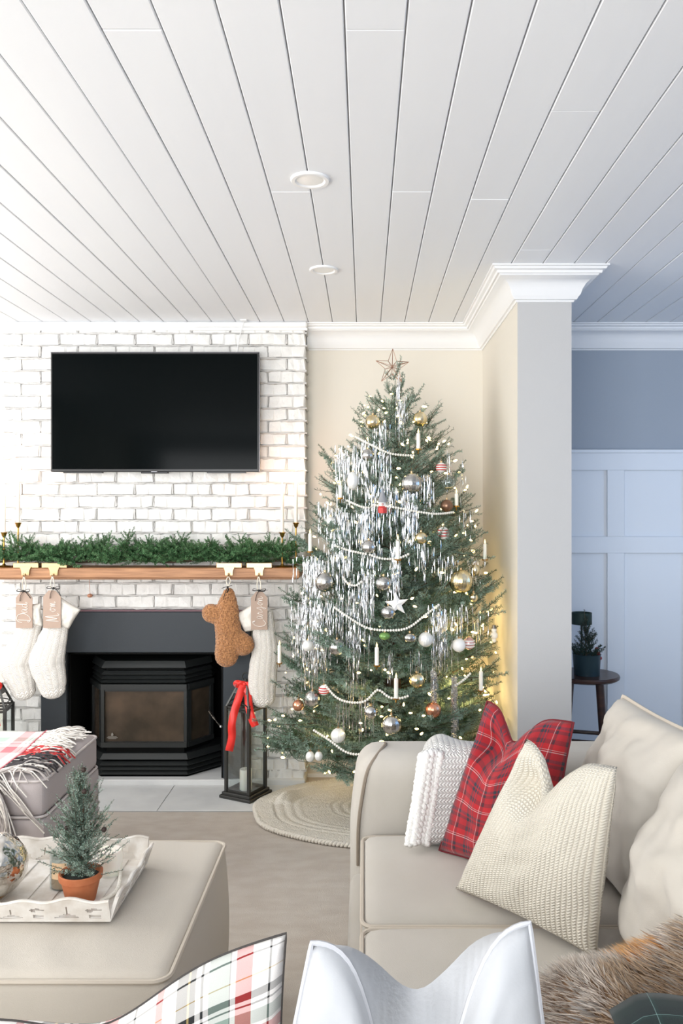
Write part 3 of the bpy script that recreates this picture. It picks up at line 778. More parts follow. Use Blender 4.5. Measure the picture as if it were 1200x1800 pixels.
g = G(); tube(g, [drape(xe(L*j/nv), L*j/nv) for j in range(nv+1)], .004, n=6); obj('edge_binding', g, [mat('pink_edge', (206, 96, 110), .9)], th)
cols = [mat('fringe_'+n, c, .95) for n, c in (('cream', (226, 220, 212)), ('grey', (176, 168, 164)), ('charcoal', (66, 62, 64)), ('red', (196, 60, 60)))]
gs = [G() for _ in cols]
for i in range(330):
    s = R.uniform(.0, .95)*1.0
    if s < .97:
        p = Vector(drape(xe(s), s)); ti = 3 if .27 < s < .37 and R.random() < .6 else (2 if .30 < s < .52 and R.random() < .55 else (1 if s > .4 and R.random() < .55 else 0))
        Ls = R.uniform(.13, .2); pts = [p]; d = Vector((1, R.uniform(-.35, .25), R.uniform(.0, .3)))
        q = p.copy()
        top = p.z > .49
        for k in range(7):
            f = k/6
            if top:
                d = Vector((1, d.y+R.uniform(-.3, .3), 0)); q = q+d.normalized()*Ls/7
                zt_ = .500+.012*abs(math.sin(f*PI))+R.uniform(0, .012)
                if q.x > GX1-.004 or q.y < GY0: q.z -= Ls/7; q.x = min(q.x, GX1+.012+R.uniform(0, .008))
                else: q.z = zt_
                if q.y < GY0-.01: q.y = GY0-.02
            else:
                q = q+Vector((.35*(1-f)*Ls/3+R.uniform(-.004, .004), -R.uniform(.0, .004), -Ls/6.0))
            pts.append(q.copy())
        tube(gs[ti], cat(pts, 2), .0028, n=4, cap=False)
for i in range(170):   # bottom fringe of the hanging end
    x = R.uniform(-1.76, xe(L)); p = Vector(drape(x, L)); pts = [p]
    for k in range(5): p = p+Vector((R.uniform(-.008, .008), R.uniform(-.005, .002), -.032)); pts.append(p.copy())
    tube(gs[R.choice((0, 0, 1, 1, 2))], pts, .0028, n=4, cap=False)
for gg, c in zip(gs, cols):
    if gg.n: obj('fringe', gg, [c], th, smooth=True, kind='stuff')

# ---- tray on the ottoman
TZ = .472
tx0, tx1, ty0, ty1 = -1.25, -.590, 1.895, 2.215
tr = thing('carved_tray', (-.9, 2.08, TZ), 'white distressed wooden tray with fretwork sides on the beige ottoman', 'tray')
g = G(); cbox(g, tx0, tx1, ty0, ty1, TZ-.004, TZ+.008, .002)
obj('bottom_board', g, ['traywood'], tr)
def fret(name, p0, p1, out, H=.050, seed=1):
    """flared side with pierced scrollwork: built from a height field of strips around holes"""
    p0, p1 = Vector(p0), Vector(p1); t = (p1-p0); Ln = t.length; t.normalize(); o_ = Vector(out)
    nx_, nzz = int(Ln/.0035), 15; Vf = []; g = G()
    def pt(i, j, th): 
        u = i/nx_*Ln; v = j/nzz; top = H+.004*math.sin(u*58)+.003*math.sin(u*23+1)
        return p0+t*u+o_*(.018*v+th)+Vector((0, 0, v*top))
    hole = np.zeros((nx_, nzz), bool)
    rr = random.Random(seed); u = .03
    while u < Ln-.05:
        w_ = rr.uniform(.045, .062); k = rr.choice((0, 1, 2))
        for i in range(nx_):
            for j in range(nzz):
                a = (i+.5)/nx_*Ln-u-w_/2; b = (j+.5)/nzz
                x_ = a/(w_/2)
                if k == 0: h = (.12 < b < .42 and abs(x_) < 1-.9*abs(b-.15)*1.5) or (.48 < b < .72 and -.1 < x_ < 1 and b < .72-.2*x_*x_)
                elif k == 1: h = (.12 < b < .36-.2*abs(x_) and abs(x_) < .9) or (abs(x_) < .14*(1-b) and .12 < b < .66)
                else: h = ((x_)**2+((b-.58)/.18)**2 < .5 and not (x_-.25)**2+((b-.52)/.14)**2 < .25) or (abs(x_) < .5 and .12 < b < .32)
                if h: hole[i, j] = 1
        u += w_+rr.uniform(.006, .012)
    for th, s in ((0, 1), (-.009, -1)):
        base = len(Vf)
        for i in range(nx_+1):
            for j in range(nzz+1): Vf.append(pt(i, j, th)[:])
    n1 = (nx_+1)*(nzz+1); K = lambda i, j: i*(nzz+1)+j; Fc = []
    full = lambda i, j: 0 <= i < nx_ and 0 <= j < nzz and not hole[i, j]
    for i in range(nx_):
        for j in range(nzz):
            if hole[i, j]: continue
            a, b, c, d = K(i, j), K(i+1, j), K(i+1, j+1), K(i, j+1)
            Fc += [(a, b, c, d), (d+n1, c+n1, b+n1, a+n1)]
            for (p, q, ii, jj) in ((a, b, i, j-1), (b, c, i+1, j), (c, d, i, j+1), (d, a, i-1, j)):
                if not full(ii, jj): Fc.append((q, p, p+n1, q+n1))
    g.add(Vf, Fc)
    o = obj(name, g, ['traywood'], tr, smooth=.5)
    g = G(); tube(g, [pt(i, nzz, -.004)+Vector((0, 0, .001)) for i in range(0, nx_+1, 2)], .0052, n=6, flat=.7); obj('rim', g, ['traywood'], o)
fret('side_panel', (tx0, ty0, TZ), (tx1, ty0, TZ), (0, -1, 0), seed=4)
fret('side_panel', (tx1, ty0, TZ), (tx1, ty1, TZ), (1, 0, 0), seed=2)
fret('side_panel', (tx1, ty1, TZ), (tx0, ty1, TZ), (0, 1, 0), H=.056, seed=7)
fret('side_panel', (tx0, ty1, TZ), (tx0, ty0, TZ), (-1, 0, 0), seed=3)
# slatted tray liner
for k in range(7):
    x = -1.05+k*.06
    g = G(); a = x; cbox(g, a, a+.052, ty0+.01, ty1-.01, TZ+.0075, TZ+.011, .001); obj('slat', g, ['traywood'], tr)
TT = TZ+.011
# potted conifer
pc = P(142, 1576, 1.975); pc.z = TT
pt_ = thing('potted_juniper', pc, 'small frosted juniper in a terracotta pot on the white tray', 'plant')
g = G(); lathe(g, [(.001, .001), (.034, 0), (.046, .052), (.051, .054), (.052, .068), (.050, .070), (.045, .068), (.044, .052), (.001, .050)], pc, 30); obj('pot', g, ['terra'], pt_)
g = G(); lathe(g, [(.001, .060), (.03, .059), (.046, .056)], pc, 20); obj('soil', g, ['soil'], pt_)
def twigmesh(g, pts, nl, nw, dens, mi=1, up=.2, rnd=R, stem=.0012, spread=.9):
    """stem tube with needles along it"""
    pts = np.asarray(pts, float); L = np.linalg.norm(pts[-1]-pts[0])
    if stem: tube(g, pts, [stem*(1-.6*i/(len(pts)-1)) for i in range(len(pts))], n=3, cap=False, mi=0)
    seg = np.diff(pts, axis=0); n = max(4, int(L*dens)); V = np.empty((n, 4, 3))
    for i in range(n):
        t = (i+rnd.random())/n*(len(pts)-1); k = min(int(t), len(pts)-2); p = pts[k]+seg[k]*(t-k); d = seg[k]/(np.linalg.norm(seg[k])+1e-9)
        r = np.array([rnd.gauss(0, 1), rnd.gauss(0, 1), rnd.gauss(0, 1)+up]); r -= d*r.dot(d); r /= np.linalg.norm(r)+1e-9
        q = d*(.5+.3*rnd.random())+r*spread; q /= np.linalg.norm(q); s = np.cross(q, r if rnd.random() < .5 else np.cross(q, r)); s /= np.linalg.norm(s)+1e-9
        l = nl*(.75+.4*rnd.random())*(1-.35*(i/n)**4)
        V[i, 0] = p; V[i, 1] = p+q*l*.45+s*nw/2; V[i, 2] = p+q*l; V[i, 3] = p+q*l*.45-s*nw/2
    g.add(V.reshape(-1, 3), np.arange(n*4).reshape(-1, 4), mi=mi)
rj = random.Random(5)
g = G(); tube(g, [pc+Vector((0, 0, .05)), pc+Vector((.004, 0, .16)), pc+Vector((.008, 0, .28))], [.004, .003, .001], n=5); obj('trunk', g, ['barkm'], pt_)
for (n_, rr_, lab) in ((150, 1, 'foliage'),):
    g = G()
    for i in range(n_):
        h = rj.random()**1.25; z = .065+h*.225; a = rj.uniform(0, 2*PI); Lb = (.095*(1-h)**.75+.022)*rj.uniform(.6, 1.12)
        if rj.random() < .07: Lb *= 1.35
        p = pc+Vector((0, 0, z)); el = rj.uniform(.05, .9)+h*.6
        d = Vector((math.cos(a)*math.cos(el), math.sin(a)*math.cos(el), math.sin(el))); pts = [p+d*Lb*k/4+Vector((0, 0, .02*(k/4)**2)) for k in range(5)]
        twigmesh(g, pts, .0065, .0017, 900, rnd=rj, stem=.0009)
        for k in range(1, 5):
            for s in (-1, 1):
                if rj.random() < .25: continue
                dd = (d+s*d.cross(Vector((rj.uniform(-.5, .5), rj.uniform(-.5, .5), 1))).normalized()*rj.uniform(.6, 1)).normalized()
                l2 = Lb*.32*(1.15-k/5); twigmesh(g, [pts[k-1], pts[k-1]+dd*l2*.5, pts[k-1]+dd*l2+Vector((0, 0, .003))], .0055, .0016, 1100, rnd=rj, stem=.0006)
    for dx, dz, L_ in ((.045, .235, .0), (.012, .30, 0)): pass
    for a_, z_, L_, el in ((.2, .16, .10, .75), (.1, .05, .11, .25), (.35, .24, .05, 1.2), (PI-.2, .06, .11, .35), (0, .11, .11, .5)):
        p = pc+Vector((0, 0, z_)); d = Vector((math.cos(a_)*math.cos(el), -.1, math.sin(el))); twigmesh(g, [p+d*L_*k/5*1.0 for k in range(6)], .006, .0017, 900, rnd=rj)
    obj('foliage', g, ['barkm', 'needle_mini'], pt_, smooth=False)
for px_, py_ in ((147, 1343+10), (148, 1391), (118, 1455), (183, 1458)):
    c = P(px_, py_, 1.975-.03); g = G()
    ball(g, c, .0062, 8)
    g2 = G(); q0 = Vector((pc.x+.3*(c.x-pc.x), 1.975, c.z-.018)); twigmesh(g2, [q0, (q0+c)/2+Vector((0, 0, -.002)), c], .006, .0017, 1400, rnd=rj, stem=.0011); obj('cone_twig', g2, ['barkm', 'needle_mini'], pt_, smooth=False)
    for k in range(6): a = k*PI/3; tube(g, [c, c+Vector((math.cos(a)*.006, -.004, math.sin(a)*.006))], [.003, .0012], n=4)
    obj('cone', g, [mat('dark_cone', (46, 30, 24), .7)] if px_ == 147 else [bpy.data.materials['dark_cone']], pt_, label='tiny dark brown cone')
# mercury glass ball at the picture edge
mc = P(-10, 1506, 1.99); mc.z = TT+.078
g = G(); n = 34; V = []
prof = [(max(1e-7, .077*math.sin(PI*i/n)), -.077*math.cos(PI*i/n)) for i in range(n+1)]
ball(g, mc, .077, 40)
g.V[0] = np.array([p+(p-np.array(mc))/.077*(.0035*nz(p[0]*26+2*nz(p[0]*20, p[2]*20), p[1]*26, p[2]*60)) for p in g.V[0]])
mb = thing('mercury_glass_ball', (mc.x, mc.y, TT), 'swirled silver glass ball on the white tray, cut by the frame', 'ornament')
obj('globe', g, ['mercury'], mb, smooth=True)
g = G(); lathe(g, [(.02, .0), (.024, .003), (.02, .008)], (mc.x, mc.y, TT-.0), 20); obj('foot_ring', g, ['brass'], mb)
# glass jar with label behind the pot
jc = P(113, 1576, 2.05); jc.z = TT
jr = thing('glass_jar', jc, 'clear glass jar with a tan paper label beside the terracotta pot', 'jar')
g = G(); lathe(g, [(.0345, .002), (.0345, .088), (.033, .088), (.033, .004)], jc, 28); obj('jar_glass', g, ['glass'], jr)
g = G(); lathe(g, [(.001, .004), (.031, .004), (.031, .03), (.001, .03)], jc, 24); obj('candle_wax', g, [mat('amber_wax', (196, 150, 112), .6)], jr)
g = G()
for k in range(7):
    a = -2.2+k*.16
    V = [(jc.x+.0352*math.cos(b), jc.y+.0352*math.sin(b), TT+z) for b in (a, a+.16) for z in (.03, .07)]
    g.add(V, [(0, 2, 3, 1)])
o = obj('label', g, [mat('kraft_label', (206, 176, 140), .8)], jr)
g = G()
for z in (.045, .052, .058): box(g, jc.x-.0150, jc.x-.0105, jc.y-.0352, jc.y-.0345, TT+z-.001, TT+z+.001)
obj('label_print', g, ['steel'], o)
# bead string on the tray
g = G(); bb = cat([P(178, 1574, 1.96), P(192, 1565, 1.98), P(206, 1553, 2.02), P(211, 1530, 2.10), P(205, 1512, 2.17), P(190, 1508, 2.19)], 7)
for q in bb: ball(g, (q[0], q[1], TT+.005), .0048, 6)
tag(obj('bead_string', g, ['bead'], smooth=True), 'short string of white beads on the tray, right of the pot', 'beads')
g = G(); wc = P(193, 1500, 2.12); wc.z = TT
lathe(g, [(.03, 0), (.034, .05), (.030, .062), (.001, .063)], wc, 24); tag(obj('white_candle', g, ['wax']), 'stubby white candle behind the juniper on the tray', 'candle')

# ---- fur throw, bottom right
ft = thing('fur_throw', (.50, 1.42, .44), 'brown and cream faux fur throw with green plaid lining on the sofa', 'blanket')
def fsurf(u, v):
    """u across the picture, v from the far foot over the ridge to the near side"""
    x = .285+u*.62
    ridge = .60+.15*u-.05*math.exp(-(u/.12)**2)+.012*math.sin(u*16)
    y = 1.62-v*.62+.09*u
    h = math.sin(min(1, v*2.2)*PI/2)**.8 if v < .4545 else 1-.25*(v-.4545)**1.2
    side = min(1, (u+.02)/.14)**.6
    z = .44+(ridge-.44)*h*side
    z += .012*nz(x*14, y*14, 0)
    return Vector((x, y, z))
g = G(); nu, nv = 44, 44
V = [fsurf(i/nu, j/nv)[:] for i in range(nu+1) for j in range(nv+1)]
Fc = [(i*(nv+1)+j, i*(nv+1)+j+1, (i+1)*(nv+1)+j+1, (i+1)*(nv+1)+j) for i in range(nu) for j in range(nv)]
g.add(V, Fc); fo = obj('hide', g, [mat('fur_base', (120, 92, 66), .95)], ft, smooth=True)
nr = np.random.RandomState(3)
fm, nt, b = newmat('fur_strands'); N_, L_ = nt.nodes, nt.links
vc = N_.new('ShaderNodeVertexColor'); vc.layer_name = 'Col'; L_.new(vc.outputs[0], b.inputs['Base Color']); b.inputs['Roughness'].default_value = .6; b.inputs['Sheen Weight'].default_value = .3
NS = 26000; VV = np.empty((NS, 5, 3)); CC = np.empty((NS, 5, 4))
tonesA = [np.array(lin(c)) for c in ((104, 76, 54), (186, 154, 120), (232, 212, 188))]
tonesB = [np.array(lin(c)) for c in ((118, 96, 80), (220, 206, 192), (246, 238, 228))]
tonesC = [np.array(lin(c)) for c in ((150, 84, 36), (224, 160, 92), (246, 206, 150))]
for i in range(NS):
    u, v = nr.rand(), nr.rand()**.8
    if u > .55 and v > .62 and nr.rand() < .9: u *= .6
    p = fsurf(u, v); e = .004
    du = fsurf(u+e, v)-p; dv = fsurf(u, v+e)-p; n_ = du.cross(dv).normalized(); n_ = -n_ if n_.z < 0 else n_
    k = nz(u*5+3, v*4, 1.3); flow = Vector((-.8+.9*nz(u*3, v*3, 4), .3+.8*nz(u*4, v*4, 8), .1))
    d = (n_*.9+flow*.75+Vector(nr.normal(0, .22, 3))).normalized()
    l = .034*(.6+.6*nr.rand()); s = d.cross(Vector(nr.normal(0, 1, 3))).normalized()*.00075
    q1 = p+d*l*.5; q2 = p+(d+flow*.25+Vector((0, 0, -.15)))*l
    VV[i] = [p-s, p+s, q1+s*.8, q2, q1-s*.8]
    T_ = tonesC if (u > .29 and k > -.05 and v < .62) else (tonesB if k+(u-.2)*1.2 > .05 else tonesA)
    j = nr.rand()*.6+.4
    CC[i, 0] = CC[i, 1] = T_[0]; CC[i, 2] = CC[i, 4] = T_[0]*(1-j)+T_[1]*j; CC[i, 3] = T_[1]*(1-j)+T_[2]*j
g = G(); idx = np.arange(NS*5).reshape(-1, 5); g.add(VV.reshape(-1, 3), idx)
o = obj('fur', g, [fm], ft, smooth=True, kind='stuff')
ca = o.data.color_attributes.new('Col', 'FLOAT_COLOR', 'POINT'); ca.data.foreach_set('color', CC.reshape(-1).astype(np.float32))
g = G(); V = []; U = []
a0 = P(1112, 1812, 1.17)
for i in range(15):
    for j in range(13):
        u, v = i/14, j/12
        X = a0.x-.02+u*.26; Yy = 1.22-v*.20; z = P(0, 1768, 1.22).z+.014+.006*math.sin(u*7)-.12*v*v-.02*math.exp(-(u/.1)**2)
        V.append((X, Yy, z)); U.append((u+.01, v+.01))
g.add(V, [(i*13+j, i*13+j+1, (i+1)*13+j+1, (i+1)*13+j) for i in range(14) for j in range(12)], uv=U)
o = obj('plaid_lining', g, ['green_plaid'], ft, smooth=True, label='dark green plaid lining'); md = o.modifiers.new('s', 'SOLIDIFY'); md.thickness = .008

# ---- far room: stool with potted evergreen and lamp
sc_ = Vector(((1087-640)*4.08/F-.17, 4.08, 0))
sl = thing('round_stool', sc_, 'round dark wooden stool in the blue room behind the column', 'stool')
zt = CAM_H-(1184-903)*4.08/F
g = G(); lathe(g, [(.001, -.026), (.155, -.026), (.168, -.018), (.170, -.008), (.165, 0), (.001, .001)], (sc_.x, sc_.y, zt), 36); obj('seat', g, ['darkwood'], sl)
for k in range(4):
    a = k*PI/2+.5; g = G(); tube(g, [(sc_.x+.10*math.cos(a), sc_.y+.10*math.sin(a), zt-.022), (sc_.x+.155*math.cos(a), sc_.y+.155*math.sin(a), 0)], [.020, .018], n=12); obj('leg', g, ['darkwood'], sl)
for k in range(4):
    a, b = k*PI/2+.5, (k+1)*PI/2+.5; zz = .30+(k % 2)*.05; r = .13
    g = G(); tube(g, [(sc_.x+r*math.cos(a), sc_.y+r*math.sin(a), zz), (sc_.x+r*math.cos(b), sc_.y+r*math.sin(b), zz)], .010, n=8); obj('stretcher', g, ['darkwood'], sl)
pb = Vector(((1030-640)*4.06/F, 4.05, zt+.001))
pp = thing('potted_evergreen', pb, 'dark little evergreen in a blue-grey tin on the round stool', 'plant')
g = G(); lathe(g, [(.001, 0), (.062, 0), (.068, .10), (.070, .104), (.064, .104), (.062, .09), (.001, .09)], pb, 26); obj('tin_pot', g, ['darktin'], pp)
g = G()
for i in range(70):
    h = rj.random(); a = rj.uniform(0, 2*PI); z = .09+h*.18; Lb = .06*(1-h)+.025; p = pb+Vector((0, 0, z)); el = .5+h*.6
    d = Vector((math.cos(a)*math.cos(el), math.sin(a)*math.cos(el), math.sin(el))); twigmesh(g, [p, p+d*Lb*.5, p+d*Lb+Vector((0, 0, .01))], .012, .002, 700, rnd=rj)
twigmesh(g, [pb+Vector((-.004, 0, .09)), pb+Vector((-.008, 0, .2)), pb+Vector((-.012, 0, .325))], .012, .0022, 420, rnd=rj, stem=.003)
for i in range(26):
    a = rj.uniform(0, 2*PI); p = pb+Vector((.05*math.cos(a), .05*math.sin(a), .1)); d = Vector((math.cos(a), math.sin(a), 1)); twigmesh(g, [p, p+d*.02, p+d*.04], .014, .003, 900, rnd=rj)
obj('foliage', g, ['barkm', 'needle_dark'], pp, smooth=False)
for k in range(3): g = G(); ball(g, pb+Vector((.06-.004*k, -.02+.015*k, .085+.02*k)), .010, 8); obj('berry', g, ['redberry'], pp)
lc = Vector(((1014-640)*4.2/F, 4.22, 0)); ls = P(1020, 1086, 4.22)
lp = thing('table_lamp', (ls.x, 4.22, zt), 'small dark drum lamp shade behind the evergreen on the stool', 'lamp')
g = G(); lathe(g, [(.052, -.030), (.052, .030), (.050, .030), (.050, -.030)], (ls.x, 4.2, ls.z), 28); obj('lamp_shade', g, [mat('dark_green_shade', (38, 58, 52), .5, .2)], lp)
g = G(); tube(g, [(ls.x, 4.2, zt+.002), (ls.x, 4.2, ls.z+.01)], .005, n=8); lathe(g, [(.001, .001), (.03, .001), (.03, .008), (.005, .012)], (ls.x, 4.2, zt), 16); obj('stem', g, ['steel'], lp)
# ================================================================ ON THE MANTEL
def branch_g(L, seed, nl=.016, nw=.0021, dens=420, side=.36, step=.055, droop=.02, stem=.0028, sp=.9, flat=.35):
    rr = random.Random(seed); g = G()
    pts = [np.array((L*t, L*.03*math.sin(t*3+seed), -droop*L*math.sin(t*PI)*2+L*.10*t*t)) for t in np.linspace(0, 1, 9)]
    twigmesh(g, pts, nl, nw, dens, rnd=rr, stem=stem, spread=sp)
    n = max(2, int(L/step)); 
    for i in range(n):
        t = .16+.74*i/n; k = min(7, int(t*8)); p = pts[k]+(pts[k+1]-pts[k])*(t*8-k)
        for s in (-1, 1):
            if rr.random() < .1: continue
            l2 = L*side*(1.05-.75*t)*rr.uniform(.8, 1.15)+.02; a = rr.uniform(.6, .95)
            d = np.array((math.cos(a), s*math.sin(a), rr.uniform(-flat, flat)*.5+.06)); d /= np.linalg.norm(d)
            q = [p+d*l2*x+np.array((0, 0, .12*l2*x*x)) for x in (0, .33, .66, 1)]
            twigmesh(g, q, nl, nw, dens, rnd=rr, stem=stem*.5, spread=sp)
            if l2 > .1:
                for s2 in (-1, 1):
                    a2 = math.atan2(d[1], d[0])+s2*.7; d2 = np.array((math.cos(a2), math.sin(a2), .1)); q0 = q[1]
                    twigmesh(g, [q0, q0+d2*l2*.25, q0+d2*l2*.45], nl, nw, dens, rnd=rr, stem=stem*.4, spread=sp)
    return g
gar = thing('pine_garland', (-1.1, 4.15, MZ1), 'green fir garland lying along the oak mantel shelf', 'garland')
g = G(); tube(g, [(x, 4.17, MZ1+.03+.008*math.sin(x*14)) for x in np.linspace(CX0, -.33, 30)], .006, n=5); obj('core_wire', g, ['barkm'], gar)
gm = [mesh('sprig', branch_g(L, 40+i, nl=.0125, nw=.0038, dens=1100, side=.55, step=.05, stem=.002, sp=1.2), ['barkm', 'needle_gar'], smooth=False) for i, L in enumerate((.15, .18, .21, .17, .19))]
ri = random.Random(12)
for i in range(185):
    x = CX0+.0+(i+ri.random())/185*(-.36-CX0); sx = ri.choice((-1, 1)) if ri.random() < .75 else 0
    el = ri.uniform(-.15, .75); yaw = ri.uniform(-1.0, .55)
    d = Vector((sx*math.cos(yaw)+ri.uniform(-.4, .4), -abs(math.sin(yaw))*.55 if ri.random() < .75 else .3, math.sin(el))).normalized()
    y = 4.155+ri.uniform(-.03, .05); z = MZ1+.028+ri.random()*.035
    if y+d.y*.16 > CHF-.015: d.y = -abs(d.y)*.5
    if z+d.z*.13 < MZ1+.02: d.z = .05
    s = ri.uniform(.75, 1.02)
    if x+d.x*.18*s > -.22: d.x = -abs(d.x)
    if d.z > .45: s *= .8
    m = Matrix.Translation((x, y, z)) @ (frame(d).to_4x4()) @ Matrix.Rotation(ri.uniform(-.6, .6), 4, 'X') @ Matrix.Scale(s, 4)
    inst('sprig', ri.choice(gm), m, gar)

def candlestick(px, cup_y, top_y, lit, lab, lab2, Y=4.12):
    b = P(px, 990, Y); b.z = MZ1
    zc = CAM_H-(cup_y-903)*Y/F; zt_ = CAM_H-(top_y-903)*Y/F
    t = thing('candlestick', b, lab, 'candlestick', 'brass candlesticks on the mantel')
    g = G(); lathe(g, [(.001, 0), (.036, 0), (.038, .004), (.030, .007), (.010, .010), (.005, .018)], b, 24); obj('base', g, ['brass'], t)
    g = G(); h = zc-b.z; lathe(g, [(.005, .014), (.0042, h*.5), (.006, h*.52), (.0042, h*.54), (.0042, h-.026), (.006, h-.024)], b, 12); obj('stem', g, ['brass'], t)
    g = G(); lathe(g, [(.003, h-.026), (.010, h-.018), (.013, h-.006), (.018, h), (.017, h+.001), (.011, h-.004), (.010, h-.014), (.001, h-.014)], b, 20); obj('cup', g, ['brass'], t)
    c = thing('taper_candle', (b.x, b.y, zc-.012), lab2, 'candle', 'ivory tapers on the mantel')
    g = G(); H = zt_-zc+.012; lathe(g, [(.001, 0), (.0095, 0), (.0085, H*.9), (.006, H-.004), (.001, H)], (b.x, b.y, zc-.012), 16); obj('wax_body', g, ['wax'], c)
    g = G(); tube(g, [(b.x, b.y, zt_-.002), (b.x+.001, b.y, zt_+.008)], .0009, n=5); obj('wick', g, ['black'], c)
    if lit:
        g = G(); lathe(g, [(.0005, .0), (.0042, .007), (.0048, .012), (.003, .022), (.0004, .034)], (b.x, b.y, zt_+.002), 12); obj('flame', g, ['flame'], c)
        d = bpy.data.lights.new('candle_glow', 'POINT'); d.energy = lit; d.color = (1, .62, .42); d.shadow_soft_size = .012
        o = bpy.data.objects.new('candle_glow', d); COL.objects.link(o); o.parent = c; o.location = (0, -.02, zt_-zc+.03)
candlestick(7, 936, 862, 0.3, 'shorter brass candlestick at the far left end of the mantel', 'ivory taper in the shorter left-end brass candlestick')
candlestick(32, 919, 846, .5, 'taller brass candlestick at the left end of the mantel', 'ivory taper in the taller left-end brass candlestick', Y=4.14)
candlestick(496, 936, 850, .35, 'shorter brass candlestick at the tree end of the mantel', 'ivory taper in the shorter brass candlestick near the tree', Y=4.11)
candlestick(520, 919, 842, .8, 'taller brass candlestick beside the tree at the mantel end', 'lit ivory taper in the taller brass candlestick beside the tree', Y=4.14)

# ================================================================ STOCKINGS
def holder(px, lab, m='palebrass', w=.127):
    c = P(px, 998, MY-.012); zt_ = MZ1
    t = thing('stocking_holder', (c.x, MY+.03, zt_), lab, 'stocking holder', 'brass stocking holders on the mantel edge')
    g = G(); cbox(g, c.x-w/2, c.x+w/2, MY-.002, MY+.055, zt_+.0005, zt_+.006, .002); cbox(g, c.x-w/2, c.x+w/2, MY-.004, MY+.004, zt_+.0005, zt_+.026, .002); cbox(g, c.x-w/2+.006, c.x+w/2-.006, MY+.02, MY+.055, zt_+.006, zt_+.024, .003); obj('weighted_bar', g, [m], t)
    g = G(); prism(g, [(c.x-.028, zt_+.006), (c.x+.028, zt_+.006), (c.x+.020, zt_-.012), (c.x+.018, zt_-.036), (c.x-.018, zt_-.036), (c.x-.020, zt_-.012)], MY-.010, MY-.004); obj('front_plate', g, [m], t, smooth=False)
    g = G(); tube(g, cat([(c.x, MY-.008, zt_-.028), (c.x, MY-.022, zt_-.040), (c.x, MY-.034, zt_-.034), (c.x, MY-.034, zt_-.022)], 5), .0032, n=7); obj('hook', g, [m], t)
    return Vector((c.x, MY-.026, zt_-.038))
h1 = holder(44, 'pale brass stocking holder over the Dad stocking, leftmost')
h2 = holder(94, 'pale brass stocking holder over the Mom stocking')
h3 = holder(402, 'brass stocking holder over the tan boucle stocking')
h4 = holder(455, 'brass stocking holder over the Carson stocking, nearest the tree')
def P3(px, py, Y): return P(px, py, Y)
